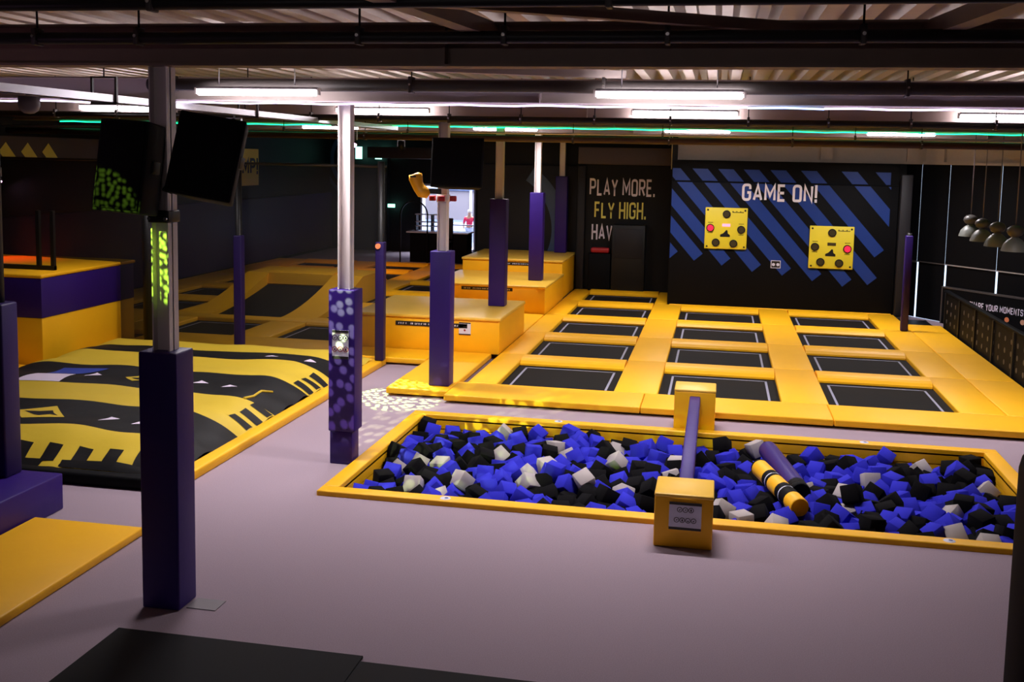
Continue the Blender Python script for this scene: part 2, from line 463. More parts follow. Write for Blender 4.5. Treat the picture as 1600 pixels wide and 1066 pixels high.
step_box('step_box', -6.25, -3.63, 17.5, 19.85, .1, .74, 'lowest yellow step box, nearest of the three, with a white notice', (-5.5, -4.2, .575, .075), (-4.35, -4.14, .42, .64))
step_box('step_box', -6.2, -3.63, 22.3, 25.0, .1, .735, 'middle yellow step box behind the lowest one', (-5.5, -4.35, .63, .07))
step_box('step_box', -6.15, -3.66, 25.0, 27.5, .1, 1.05, 'highest yellow step box against the black back wall', (-5.15, -4.2, .93, .07))
lm = []
def flat(name, x0, x1, y0, y1, label, z=ZD, g='landing mats round the steps', m=m_yel):
    return tag(padbox(MB(), x0, x1, y0, y1, z).build(name, m), label, 'mat', g)
flat('landing_mat', -4.68, -3.755, 14.42, 17.48, 'yellow landing mat in front of the lowest step, under a padded column')
flat('landing_mat', -6.2, -4.69, 16.62, 17.48, 'narrow yellow mat along the left front of the lowest step')
flat('landing_mat', -6.2, -3.63, 19.87, 22.28, 'yellow mat between the lowest and middle step boxes')

# ================================================================== LEFT-HAND COURT
LX = [(-12.85, -11.25), (-10.4, -8.8), (-8.05, -6.45)]
LY = [(17.85, 19.62), (20.3, 22.05), (22.7, 24.45), (25.08, 26.82), (27.25, 29.1), (29.75, 31.2)]
lrow = ['front-row', 'second-row', 'third-row', 'fourth-row', 'fifth-row', 'rearmost']
lcol = ['left column under the purple wall', 'middle column', 'right column by the steps']
for c, (a, b) in enumerate(LX):
    for r, (y0, y1) in enumerate(LY):
        if c == 1 and r in (1, 2): continue
        if c == 0 and r == 0: continue
        rear = (LY[r+1][0]-y1) if r < 5 else .55
        rp = (LX[c+1][0]-b) if c < 2 else .25
        if c == 0 and r in (1, 2): rp = .28
        if c == 1 and r == 0: rear = 0
        if c == 2 and r > 3: rp = 1.2
        trampoline(a, b, y0, y1, '%s trampoline, %s of the netted left court' % (lrow[r], lcol[c]),
                   'trampolines of the left-hand court', rear, rp, 1.1 if c == 0 else None)
padf = MB(); padbox(padf, -10.3, -6.26, 16.72, 17.85)
tag(padf.build('edge_mat', m_yel), 'long yellow mat along the front of the left court behind the net', 'mat')
flat('edge_mat', -14.1, -11.25, 17.28, 20.28, 'yellow mat in the front left corner of the left court', g=None)
flat('edge_mat', -11.24, -10.41, 17.86, 20.28, 'yellow mat left of the front-row trampoline in the left court', g=None)
tag(MB().box(-14.1, -6.3, 16.8, 31.8, .001, .028).build('trampoline_frame_base', m_blk2), 'black frame base showing in the gaps under the left court', 'frame')
# sloping trampoline
rt = thing('ramp_trampoline', (-9.6, 22, 0), 'sloping black trampoline with a curved yellow padded ramp in the left court', 'trampoline')
def rz(y): return .125+.56*max(0, min(1, (y-20.1)/3.0))**1.7
ys_ = [20.1+3.0*k/14 for k in range(15)]
mb = MB(); yb = [q for q in ys_ if q > 20.25]
mb.grid(lambda u, v: (u, v, .05+.37*max(0, (v-20.25)/2.8)**1.5), [-10.42, -9.6, -8.78], yb)
mb.build('bed', m_bed, rt)
for x0, x1 in ((-10.95, -10.4), (-8.8, -8.06)):
    poly = [(20.1, .02)]+[(q, rz(q)) for q in ys_]+[(24.4, .685), (24.5, .6), (24.5, .02)]
    mb = MB().prism(poly, lambda u, v, d: (d, u, v), x0, x1); mb.build('side_pad', m_yel, rt)
mb = MB().prism([(23.0, .44), (23.08, .69), (23.3, .72), (24.4, .70), (24.5, .6), (24.5, .02), (23.2, .02)], lambda u, v, d: (d, u, v), -10.4, -8.8)
mb.build('top_pad', m_yel, rt)
mb = MB().box(-10.95, -8.06, 19.64, 20.1, .02, .13, bev=.02); mb.build('front_pad', m_yel, rt)

# purple padding along the left wall
tag(MB().box(-14.2, -14.1, 16.8, 36.9, .1, 2.1, bev=.03).build('wall_padding', m_purw), 'long purple padding along the wall of the left court', 'wall padding')

# ================================================================== AIRBAG
AX0, AX1, AY0, AY1 = -10.3, -5.56, 9.72, 16.35
def hz(x, y):
    ex = min(x-AX0, AX1-x)/.7; ey = min(y-AY0, AY1-y)/.8
    e = max(0, min(1, ex)); g = max(0, min(1, ey))
    e = e*(2-e); g = g*(2-g)
    h = .1+.26*min(e, g)
    edge = 1-min(e, g)
    h += .02*math.sin(PI*(y-9.4)/1.05*2+1)*min(e, g)
    h += .018*edge*(math.sin(x*9+y*2)+math.sin(y*11-x*3))+.008*math.sin(x*4.3+1.7*math.sin(y*2.1))
    return h
ab = thing('airbag', (-7.9, 13, 0), 'large airbag with yellow and black stripes in the floor on the left', 'airbag')
bands = [9.72, 10.42, 11.5, 12.44, 13.58, 14.62, 15.3, 16.35]
vs_ = []; band = []
for i in range(7):
    n = 14
    for k in range(n): vs_.append(bands[i]+(bands[i+1]-bands[i])*k/n); band.append(i)
vs_.append(bands[-1])
us_ = [AX0+(AX1-AX0)*k/110 for k in range(111)]
def warp(x, y):
    e = min(1, min(y-AY0, AY1-y)/.35)
    return y+e*(.05*math.sin(x*2.1+y)+.03*math.sin(x*5.3+2*y))
mb = MB()
mb.grid(lambda x, y: (x, warp(x, y), hz(x, warp(x, y))), us_, vs_, mi=lambda i, j: band[j] % 2)
def decal(poly, mi, up=.006):
    t = bmesh.new(); t.faces.new([t.verts.new((a, b, 0)) for a, b in poly])
    bmesh.ops.triangulate(t, faces=t.faces[:])
    for _ in range(3): bmesh.ops.subdivide_edges(t, edges=t.edges[:], cuts=1, use_grid_fill=True)
    for v in t.verts: v.co.z = hz(v.co.x, v.co.y)+up
    mb.add(t, mi)
decal([(-10.25, 9.73), (-5.6, 9.73), (-5.6, 9.84), (-10.25, 9.84)], 1)
for k in range(12):                                      # black teeth along the front stripe
    x = -10.0+k*.365
    decal([(x, 9.8), (x+.18, 9.8), (x+.13, 10.06), (x-.05, 10.08)], 1)
for yb in (11.72, 12.02, 12.32, 13.72, 14.0, 14.3):      # and along the right edge
    decal([(-5.82, yb), (-5.57, yb-.03), (-5.57, yb+.14), (-5.82, yb+.17)], 1)
for k in range(8):
    x = -9.9+k*.55; decal([(x, 16.05), (x+.2, 16.05), (x+.16, 16.28), (x-.05, 16.28)], 1)
decal([(-9.3, 12.42), (-8.64, 12.44), (-8.74, 12.97), (-9.3, 12.92)], 2)
decal([(-9.2, 12.96), (-8.74, 13.01), (-8.5, 13.42), (-9.2, 13.38)], 3)
for q in ([(-6.97, 10.74), (-6.98, 11.04), (-6.8, 10.93)], [(-6.5, 10.66), (-6.5, 10.9), (-6.34, 10.8)], [(-6.95, 12.9), (-6.93, 13.16), (-6.75, 13.02)],
          [(-6.43, 12.73), (-6.45, 13.04), (-6.25, 12.85)], [(-8.57, 12.9), (-8.555, 13.2), (-8.4, 13.08)], [(-6.1, 14.78), (-6.1, 15.05), (-5.95, 14.92)],
          [(-6.75, 14.8), (-6.74, 15.08), (-6.58, 14.95)]): decal(q, 2)
decal([(-8.25, 11.0), (-7.86, 10.6), (-7.48, 10.86), (-7.86, 11.27)], 0)
decal([(-8.1, 10.98), (-7.98, 10.9), (-7.86, 10.82), (-7.78, 10.8), (-7.72, 10.93), (-7.6, 10.9), (-7.72, 11.0), (-7.8, 11.1), (-7.92, 11.02)], 1, .009)
decal([(-8.06, 13.1), (-7.74, 12.74), (-7.5, 12.95), (-7.85, 13.28)], 0)
decal([(-7.95, 13.08), (-7.74, 12.88), (-7.62, 12.98), (-7.8, 13.12)], 1, .009)
o = mb.build('cover', [m_aby, m_abk, m_abw, m_abb], ab)
MB().box(-10.4, -5.56, 9.58, 9.74, 0, .13, bev=.03).build('front_skirt', m_black, ab)
mb = MB(); mb.tube([(-5.95, 12.42, hz(-5.95, 12.42)+.008), (-5.9, 12.6, hz(-5.9, 12.6)+.008), (-5.93, 12.9, hz(-5.93, 12.9)+.008), (-5.86, 13.1, hz(-5.86, 13.1)+.008)], .018, 6)
mb.build('zip_flap', m_aby, ab)
tag(MB().box(-5.56, -5.38, 9.6, 16.38, 0, .11, bev=.02).build('border_mat', m_yel), 'long yellow border along the right side of the striped airbag', 'border', 'airbag borders')
tag(MB().box(-10.4, -5.38, 16.39, 16.62, 0, .11, bev=.02).build('border_mat', m_yel), 'yellow border behind the airbag at the foot of the net', 'border', 'airbag borders')
tag(MB().box(-13.2, -10.36, 12.9, 14.5, 0, .1, bev=.02).build('border_mat', m_yel), 'yellow floor mat at the front foot of the tall purple and yellow platform', 'mat')

# jump platform left of the airbag
pf = thing('jump_platform', (-12.2, 15.8, 0), 'tall jump platform, yellow below and purple above, left of the airbag', 'platform')
MB().box(-14.1, -10.38, 14.56, 17.2, .02, .84, bev=.01).build('base', m_yel, pf)
MB().box(-14.1, -10.37, 14.55, 17.2, .84, 1.47, bev=.012).build('upper_padding', m_pur, pf)
MB().box(-14.1, -10.36, 14.54, 17.25, 1.47, 1.53, bev=.02).build('top_pad', m_yel, pf)
gt = thing('gate_frame', (-10.85, 15.2, 1.53), 'small black gate frame standing on the jump platform', 'gate')
for xx in (-10.86, -10.6): MB().box(xx-.03, xx+.03, 15.17, 15.23, 1.532, 2.5).build('gate_post', m_blk2, gt)
MB().box(-11.9, -10.57, 15.16, 15.24, 1.532, 1.6).build('bottom_rail', m_blk2, gt)

# ================================================================== FOAM PIT
fp = thing('foam_pit', (-.2, 11.7, 0), 'long rectangular foam pit with yellow padded rim in the floor', 'foam pit')
RZ = .055
for n_, a in (('front_rim', (-3.95, 3.46, 9.9, 10.08)), ('back_rim', (-3.95, 3.46, 13.30, 13.48)), ('left_rim', (-3.95, -3.77, 10.08, 13.30)), ('right_rim', (3.28, 3.46, 10.08, 13.30))):
    MB().box(a[0], a[1], a[2], a[3], -.14, RZ, bev=.015, seg=3).build(n_, m_yel, fp)
for n_, a in (('inner_wall', (-3.9, 3.4, 9.98, 10.07)), ('inner_wall', (-3.9, 3.4, 13.31, 13.40)), ('inner_wall', (-3.88, -3.78, 10.07, 13.31)), ('inner_wall', (3.29, 3.38, 10.07, 13.31))):
    MB().box(a[0], a[1], a[2], a[3], -.75, -.145).build(n_, m_yel, fp)
MB().box(-3.8, 3.3, 10.0, 13.4, -.78, -.62).build('pit_bottom', m_blkfab, fp)
for x, y in ((-2.6, 9.99), (-1.96, 13.39), (2.22, 9.99), (1.9, 13.39)):
    MB().lathe([(0, .004), (.05, .004), (.055, 0)], (x, y, RZ), 18).lathe([(0, .0055), (.02, .0055)], (x+.012, y, RZ), 10, 1).build('round_sticker', [m_signw, m_blue], fp)

# colour (0 blue, 1 black, 2 white), place in mm, turn as a quaternion in thousandths
CUBES = [
 (1, 2727, 10984, -73, 124, -938, -318, -55),
 (1, 1494, 11163, 59, 297, 577, 34, 760),
 (1, 1597, 10442, -21, 155, -725, -205, -639),
 (2, -2643, 10848, -36, 359, -869, 282, -192),
 (1, -1054, 10856, -74, 291, 466, 154, -821),
 (0, -1510, 11031, -53, 46, -417, 361, -833),
 (2, 577, 13140, -63, 718, 414, 466, -309),
 (1, 2305, 11878, -85, 745, 373, -345, 431),
 (2, -1072, 12140, -82, 231, -876, -8, 423),
 (2, -1317, 11043, 13, 894, 288, -120, 322),
 (0, 2279, 10985, -59, 35, 411, -438, -799),
 (1, 2859, 12390, -50, 402, 13, 193, -895),
 (2, 2357, 10371, -35, 909, 387, -129, 86),
 (0, -1683, 11287, 19, 19, 987, -93, -126),
 (1, -646, 10729, -88, 490, 593, -220, 599),
 (1, 2632, 11326, -19, 703, 149, 690, -87),
 (1, 3182, 10704, -71, 902, -382, -200, -20),
 (0, 1265, 13192, -124, 334, -296, 895, -8),
 (2, -1950, 11122, -97, 65, -440, 779, -441),
 (1, 534, 10658, -99, 805, 193, 537, 161),
 (1, -590, 11122, -56, 480, 790, -354, 144),
 (1, 166, 13135, -56, 63, -203, -443, 871),
 (2, -3123, 10634, -63, 17, 27, 949, -312),
 (0, -831, 12735, -97, 511, -833, 11, -211),
 (0, 1343, 10700, -46, 648, -589, -53, 479),
 (1, 932, 10891, -38, 396, 682, 593, 164),
 (0, 2162, 10382, -49, 186, 840, 159, -485),
 (0, 295, 11067, -88, 388, -416, 206, 796),
 (0, 779, 10537, -65, 898, 360, -35, 253),
 (1, -3281, 11254, -72, 837, -59, -304, 451),
 (1, 2854, 10527, -46, 151, 603, -17, -783),
 (0, -2094, 10631, -59, 254, -213, 195, -923),
 (2, 353, 10497, -104, 28, -281, 959, -1),
 (0, 2118, 13192, -83, 323, 779, 381, 380),
 (1, -3545, 10871, -94, 938, 40, 40, 343),
 (0, -1919, 10546, -70, 139, -707, -660, 213),
 (0, -2172, 11315, -52, 618, -94, -573, -530),
 (0, 3081, 11120, -63, 571, -744, 146, -315),
 (1, 3173, 11675, -107, 87, 551, -522, -645),
 (1, 563, 10854, -58, 405, -751, 271, 445),
 (0, -840, 10688, -108, 667, -78, 270, -690),
 (0, 2471, 12224, -83, 59, -92, 972, 206),
 (2, 1829, 12220, -98, 21, -75, 979, -187),
 (1, -1662, 10869, -138, 868, -450, -187, -98),
 (1, 1250, 11006, -33, 414, -821, -56, -389),
 (0, -593, 12412, -74, 534, -732, 338, -254),
 (0, -2201, 13138, -83, 446, -196, 631, 604),
 (0, 3182, 11287, -60, 894, -55, -303, -327),
 (0, 1972, 10880, -74, 581, -63, -755, -298),
 (0, -3500, 11645, -65, 534, -410, 727, 137),
 (2, 158, 10626, -51, 542, -648, -507, -172),
 (0, -1563, 12240, -102, 202, 445, 269, 830),
 (1, 1639, 12743, -86, 873, 313, 243, 283),
 (0, 1288, 12752, -184, 449, 339, 133, -816),
 (0, 1853, 10540, -86, 69, 478, -858, -175),
 (0, 2117, 11951, -119, 400, 873, -274, -54),
 (2, 3081, 12251, -134, 230, -310, -779, -494),
 (0, 1623, 11053, -104, 332, 534, -590, 507),
 (1, 1965, 10377, -62, 657, -606, 84, 440),
 (1, -3355, 11773, -28, 105, 945, -92, -297),
 (1, -773, 11370, -116, 21, -571, 194, -797),
 (0, 2060, 12207, -88, 631, 370, -638, 239),
 (0, 2990, 10383, -73, 306, 199, -91, 927),
 (1, 1782, 11642, -74, 326, 825, 10, 462),
 (0, 1123, 10860, -67, 464, 345, 699, 421),
 (1, -2596, 11795, -43, 749, -616, 12, 245),
 (1, -2411, 10527, -90, 346, -543, 651, -402),
 (0, 221, 12758, -128, 147, -335, -650, 666),
 (1, 1188, 10198, -8, 258, -334, 613, 668),
 (1, -1906, 12285, -80, 988, 40, 113, 96),
 (1, 1839, 11054, -74, 155, 64, 727, -666),
 (0, -2411, 12867, -114, 800, -108, -410, -425),
 (0, -2077, 12151, -38, 374, -572, 478, 552),
 (0, 730, 12843, -183, 222, -88, 189, -952),
 (1, 1030, 12903, -161, 235, 793, -280, 488),
 (0, 2872, 12785, -84, 104, 292, -268, 912),
 (0, -563, 13079, -90, 49, 621, 721, -303),
 (1, -3662, 11754, -36, 23, 807, 535, -250),
 (1, -1787, 11220, -107, 217, -611, -407, 643),
 (1, 1928, 11416, -95, 400, -223, -870, -183),
 (1, 2930, 10997, -108, 474, 449, 680, -332),
 (2, -2450, 11982, -78, 369, -826, -418, -88),
 (0, -3528, 11114, -103, 625, 209, 731, 176),
 (0, -2317, 10806, -90, 434, -615, 255, -607),
 (1, 2589, 11965, -105, 169, -631, 317, -688),
 (2, 2499, 11224, -117, 189, -435, -328, -817),
 (0, 2380, 10725, -65, 367, -531, -756, 110),
 (1, -2640, 11619, -100, 393, -33, 454, 799),
 (0, 76, 11459, -54, 647, 183, 154, 724),
 (2, -3024, 11407, -63, 0, -644, 174, -745),
 (1, -1253, 10896, -100, 800, -6, -545, -251),
 (0, -412, 12867, -135, 408, 907, 87, 53),
 (0, 947, 11772, -69, 250, 460, -94, 847),
 (0, 458, 12352, -143, 409, 54, 179, -893),
 (0, 1053, 12565, -166, 223, 567, 782, 133),
 (1, 3090, 13112, -57, 659, 157, -717, 163),
 (0, -2218, 10961, -50, 117, 584, 719, 359),
 (0, 447, 11191, -68, 857, 201, 400, -255),
 (1, 199, 11842, -91, 124, -395, -286, 864),
 (1, -1241, 10685, -138, 355, -217, -246, 876),
 (1, -1221, 11831, -112, 442, -800, 380, -141),
 (1, 551, 12008, -146, 326, -931, -121, 115),
 (2, 688, 10366, -95, 612, 316, -25, 725),
 (2, 2630, 10246, -65, 860, -497, -10, 120),
 (0, 2112, 11471, -151, 50, 66, -452, -888),
 (1, -70, 12612, -137, 80, -426, -762, -482),
 (0, -2454, 11187, -61, 723, -221, -222, -616),
 (1, -3102, 12367, -104, 405, -24, -47, -913),
 (0, -3100, 11813, -82, 516, -691, 466, 196),
 (2, 2514, 13058, -160, 371, 395, 837, -76),
 (0, 1752, 12400, -116, 401, -574, -282, 656),
 (1, -2829, 10850, -89, 896, -348, -219, 166),
 (1, -3662, 13074, -42, 721, -87, 98, -681),
 (0, 1820, 10757, -87, 292, -881, 333, -163),
 (0, -3553, 12919, -89, 425, -587, -669, -167),
 (1, 3182, 12805, -135, 772, -634, 48, -10),
 (0, -1782, 13192, -46, 498, -639, -344, -474),
 (1, -1200, 12303, -67, 349, -855, 310, -225),
 (0, -2145, 10404, -91, 947, -317, -37, -29),
 (1, -3019, 10808, -58, 658, 198, 95, 720),
 (0, 865, 11441, -72, 412, 696, 536, 241),
 (0, -2866, 11240, -59, 648, -643, -408, 28),
 (0, -1413, 13015, -121, 425, 714, -358, 427),
 (0, 1049, 11047, -47, 212, -321, -457, -802),
 (2, -1826, 11648, -48, 193, 643, 318, -670),
 (1, 646, 12306, -157, 797, -260, -512, 186),
 (2, -2650, 13160, -103, 220, 265, -644, 683),
 (1, -1016, 13141, -173, 578, 810, 57, -85),
 (1, -343, 11922, -33, 792, 543, -249, -127),
 (0, -971, 11522, -133, 279, 642, -542, -465),
 (1, -778, 11990, -109, 647, 733, 189, 90),
 (1, -630, 11720, -59, 288, -678, -655, -171),
 (1, 2123, 10752, -107, 797, 429, -262, -335),
 (2, -1881, 12595, -92, 91, 934, -345, 18),
 (0, -2893, 10659, -94, 508, 237, 331, 759),
 (0, -1714, 12693, -111, 72, -943, 244, 214),
 (1, 924, 12072, -114, 574, 708, -240, 334),
 (1, -1424, 10508, -112, 207, -599, 262, -727),
 (0, 2995, 11641, -171, 145, 526, -713, 440),
 (1, 2858, 13039, -132, 314, 789, 434, -300),
 (0, 1933, 12472, -80, 552, 481, -545, -409),
 (0, 2736, 11175, -89, 395, 290, 857, 162),
 (1, 67, 10406, -63, 299, 473, -752, 348),
 (0, -3231, 12220, -63, 765, 11, 197, 613),
 (1, 49, 12843, -168, 554, -161, 639, -508),
 (0, 3099, 12483, -140, 486, 384, 372, 691),
 (0, 998, 10628, -128, 388, 875, 207, -203),
 (1, 1458, 12815, -153, 253, 20, 686, 682),
 (0, 1423, 12128, -101, 100, -743, -164, -641),
 (0, 1758, 12591, -85, 315, -348, -791, -392),
 (0, 8, 11828, -61, 638, -642, -247, -347),
 (1, 2230, 12111, -85, 510, 658, 70, -549),
 (0, 233, 11568, -111, 374, -303, 89, -872),
 (0, 2833, 12006, -115, 68, 383, -821, -418),
 (0, 1934, 13027, -136, 626, -508, 174, -566),
 (0, -2692, 10691, -165, 795, -264, 265, -477),
 (1, 868, 11121, -90, 574, -95, 24, -813),
 (1, -2274, 12374, -127, 785, -448, -250, 348),
 (0, 1528, 11908, -82, 633, -217, -177, 722),
 (0, 342, 10692, -98, 674, 282, 651, -204),
 (1, -2986, 12725, -106, 775, 88, 518, -351),
 (0, -2077, 11956, -142, 240, -306, 827, -406),
 (1, 844, 12278, -149, 50, -122, 146, -980),
 (0, -2820, 10237, -60, 448, 250, 188, 838),
 (0, 1389, 10377, -113, 240, -611, -702, -277),
 (1, -2780, 11840, -110, 479, -103, 824, -286),
 (0, 1898, 12036, -157, 843, -55, -461, -273),
 (0, 2607, 11616, -99, 207, -205, 415, 862),
 (1, 1183, 10565, -73, 534, -453, 705, -114),
 (0, -3350, 13192, -176, 545, 147, -40, 824),
 (0, -2874, 12562, -97, 771, -148, 618, -47),
 (0, -1604, 12855, -116, 231, 294, -688, 622),
 (1, 2290, 12517, -117, 28, -659, 505, 556),
 (0, -610, 11481, -74, 399, -628, 613, 265),
 (0, -2884, 12236, -144, 279, -375, -814, 346),
 (1, -2865, 11635, -133, 639, 670, -125, 357),
 (2, -1999, 11405, -95, 634, -492, -22, 596),
 (2, 1434, 11092, -143, 53, -491, -862, -117),
 (1, 996, 10198, -56, 262, -593, 323, 689),
 (0, 3038, 10834, -133, 745, -652, 40, -136),
 (0, -1693, 11788, -74, 149, -916, -58, 369),
 (1, 700, 11211, -109, 310, 657, -498, -474),
 (0, 1700, 11461, -120, 454, 778, 433, 19),
 (0, -749, 12914, -109, 316, -634, 706, 24),
 (1, 2122, 12423, -86, 660, -526, 157, -512),
 (1, -1219, 11503, -113, 269, -615, -701, -241),
 (1, -771, 11592, -101, 228, 133, -375, -889),
 (1, 404, 11857, -145, 946, 171, 116, 249),
 (1, -2417, 13143, -112, 203, -647, -4, -735),
 (0, -1628, 13071, -104, 550, 734, 86, 389),
 (1, -2669, 12564, -102, 165, 750, -188, 612),
 (1, -1285, 12870, -147, 896, -95, 350, -255),
 (0, 1174, 11744, -90, 102, 606, -783, -99),
 (1, 1352, 11822, -110, 338, -774, -152, 513),
 (1, 3020, 12911, -93, 504, -727, 457, 95),
 (1, 210, 12378, -158, 345, 532, -328, 700),
 (2, -897, 11103, -130, 534, 491, -70, 685),
 (0, -855, 10896, -115, 386, 878, -252, 129),
 (0, 2876, 11821, -170, 135, 659, 478, 565),
 (1, -2664, 12228, -96, 492, 198, -221, 818),
 (1, -1851, 12998, -138, 772, -199, -414, -439),
 (1, -3257, 12020, -98, 596, 322, -716, -168),
 (0, 414, 11463, -108, 627, 465, 434, 450),
 (1, -1159, 11317, -131, 517, -439, 60, 732),
 (2, 1466, 11472, -57, 403, -385, -250, -792),
 (2, -1173, 13025, -201, 411, -202, 304, 835),
 (1, 2823, 12217, -157, 349, 398, 788, -315),
 (0, -1103, 10198, -68, 403, -273, 330, 809),
 (0, -2391, 10986, -113, 60, 751, -452, 477),
 (1, 983, 11286, -103, 120, -14, 846, -520),
 (1, -1468, 10323, -112, 15, 601, 288, -746),
 (1, -3064, 10999, -77, 415, -22, -437, -798),
 (1, 2677, 10498, -97, 426, -664, -540, -294),
 (2, -399, 11730, -90, 611, -769, -181, -55),
 (0, 2066, 11662, -132, 611, -742, -273, 38),
 (0, -2493, 12390, -85, 764, 559, 165, 276),
 (0, -3596, 11945, -81, 306, -496, -305, -753),
 (2, 1044, 11576, -90, 374, -247, 468, -761),
 (1, 599, 11046, -89, 529, 48, 836, 140),
 (1, 2807, 11361, -98, 460, 630, -358, 513),
 (1, -3662, 12759, -139, 12, 3, -803, -595),
 (0, -1497, 12699, -201, 742, 283, 598, 111),
 (0, -1354, 12571, -148, 533, -496, -376, 573),
 (0, -3373, 10457, -118, 613, 787, -22, 58),
 (1, -3040, 10445, -131, 474, 301, -250, -789),
 (1, 2408, 12038, -146, 287, 760, 522, -261),
 (2, -3337, 11559, -101, 107, 805, 296, 503),
 (0, 207, 11244, -136, 785, 284, -395, -383),
 (1, 1152, 10373, -52, 884, 256, 250, 300),
 (0, -2665, 12796, -114, 412, 393, -801, -186),
 (2, -3523, 11313, -129, 467, -100, 437, 762),
 (0, 1492, 12424, -150, 79, -707, 474, -518),
 (1, 1172, 11429, -80, 713, -154, -670, -138),
 (1, 3079, 12016, -191, 176, -273, -941, 98),
 (0, -2207, 11735, -108, 953, 149, -263, -10),
 (0, -1271, 12105, -144, 632, 437, -85, 635),
 (0, 604, 11402, -128, 613, 189, 723, 256),
 (1, -3201, 10198, -61, 850, 449, 87, 261),
 (1, -1844, 10998, -214, 962, 228, -21, 150),
 (1, -1471, 10865, -176, 791, 124, 130, 584),
 (0, -895, 10198, -74, 866, 330, -373, 51),
 (1, 412, 12733, -182, 191, 225, -264, 918),
 (1, -963, 11316, -161, 338, -141, 470, 803),
 (0, 1172, 11232, -76, 712, 19, 630, 309),
 (0, 2498, 11763, -192, 361, 837, -401, 87),
 (0, 749, 10901, -130, 530, 464, -95, 703),
 (0, 2798, 10346, -108, 84, -937, -330, 79),
 (1, -3302, 12403, -89, 157, 32, 574, 803),
 (1, 442, 13192, -209, 124, -443, 116, 880),
 (1, -1505, 11829, -141, 232, 868, -394, 195),
 (0, -2620, 11371, -142, 375, 707, 17, -599),
 (0, 437, 11656, -124, 550, 434, -336, 629),
 (0, -3662, 10420, -148, 494, -299, 344, 740),
 (0, -728, 10486, -169, 367, -229, -687, 584),
 (0, 817, 13005, -203, 114, -355, 838, -399),
 (0, -185, 11806, -68, 355, -312, 565, -677),
 (1, -3331, 10963, -175, 571, -778, -245, -88),
 (0, -3562, 10584, -136, 111, 180, 841, 497),
 (0, 2353, 11331, -123, 372, 697, 82, -607),
 (0, -3662, 12464, -119, 536, -480, -657, -225),
 (0, -536, 11889, -90, 860, -199, -455, 116),
 (1, -2394, 11547, -128, 706, 312, 429, -469),
 (1, 1325, 11619, -110, 397, 629, 271, -611),
 (1, -1474, 13192, -111, 842, -110, 385, -361),
 (2, -361, 12150, -54, 481, 549, 454, -511),
 (1, -1014, 12031, -218, 262, 171, -199, -929),
 (2, -2783, 10497, -139, 923, 304, -97, 215),
 (1, 1637, 10666, -80, 452, 230, -5, 862),
 (0, 2766, 10706, -131, 680, 688, 4, 253),
 (1, -3244, 13031, -207, 507, 351, 137, -775),
 (0, -10, 11633, -87, 422, 474, 574, 517),
 (1, 2042, 10198, -79, 97, -233, 901, -352),
 (0, -2880, 11048, -96, 304, -818, -383, -302),
 (0, 2688, 11793, -98, 773, 623, -36, 114),
 (0, 2333, 11506, -190, 202, -613, 191, -739),
 (0, -2940, 13163, -204, 693, -473, -239, 488),
 (0, 2692, 13022, -228, 441, -149, -878, -110),
 (0, 1316, 12340, -209, 20, -543, 396, -741),
 (1, -3662, 11568, -176, 350, -897, -231, 136),
 (0, 271, 12563, -175, 340, 216, 709, 579),
 (1, -3396, 10198, -77, 185, 493, -844, -99),
 (2, -1684, 12390, -146, 236, -150, 918, -281),
 (1, 1517, 13095, -175, 593, -375, 596, 390),
 (0, -1464, 11531, -88, 253, 114, -954, 116),
 (0, -3662, 12248, -113, 961, 18, 260, 91),
 (0, -893, 12441, -202, 332, 700, -332, 538),
 (0, 2029, 12640, -126, 967, 225, 110, 51),
 (0, 3182, 11481, -142, 230, -752, -221, 577),
 (1, -2479, 12175, -90, 640, -684, 333, 113),
 (1, 2320, 13033, -208, 490, 362, 738, -291),
 (0, -1171, 11104, -111, 360, 767, -531, -3),
 (0, -2158, 12711, -142, 300, 87, 658, 685),
 (0, -2408, 11779, -142, 2, 13, -591, 806),
 (1, -3425, 10718, -168, 393, 774, -272, -416),
 (1, 734, 12211, -264, 838, -311, -80, 442),
 (0, -2265, 12114, -146, 945, -86, 224, -223),
 (0, -1378, 12270, -187, 457, -234, -187, -838),
 (1, -1619, 10198, -85, 684, -592, 133, 405),
 (0, 2529, 10767, -191, 824, -117, 433, -345),
 (0, 295, 13064, -197, 261, -44, 884, 385),
 (0, -1687, 10381, -120, 364, -84, -768, 521),
 (0, -1812, 10217, -94, 722, -237, -589, -275),
 (1, 3182, 10451, -152, 329, -820, 450, -130),
 (0, -3478, 12639, -157, 281, 429, 843, 164),
 (0, -2225, 10225, -90, 477, 307, -821, 57),
 (1, 1703, 11263, -116, 628, -772, 2, 104),
 (1, 2927, 10198, -92, 120, -930, 310, 157),
 (1, 654, 11877, -233, 153, 611, -292, -720),
 (0, -2620, 10230, -92, 588, -3, 447, -674),
 (0, -2164, 11512, -102, 872, 262, 207, -358),
 (0, -2017, 11686, -140, 610, -179, 55, 770),
 (0, 1600, 12542, -204, 724, -12, -456, -517),
 (1, 363, 12063, -169, 701, -192, -455, 515),
 (1, 2678, 10895, -237, 244, -169, -669, -682),
 (1, 2453, 12741, -183, 177, -347, 418, 821),
 (1, 2803, 12660, -221, 385, 7, 834, 395),
 (1, 2604, 12453, -184, 330, -58, 379, 862),
 (0, -1774, 10660, -181, 70, -841, 530, 83),
 (0, 2464, 11035, -158, 30, 292, -622, -726),
 (1, 2059, 10548, -104, 967, -185, -155, -81),
 (0, -1368, 11944, -164, 650, 445, 540, -298),
 (1, -1539, 11358, -115, 684, -24, -664, -303),
 (1, 1504, 10198, -76, 544, -837, -55, -14),
 (1, 2543, 10574, -211, 492, 685, -391, -368),
 (0, -3259, 12609, -119, 924, -60, 100, 365),
 (0, -1762, 11441, -72, 658, 718, 221, -49),
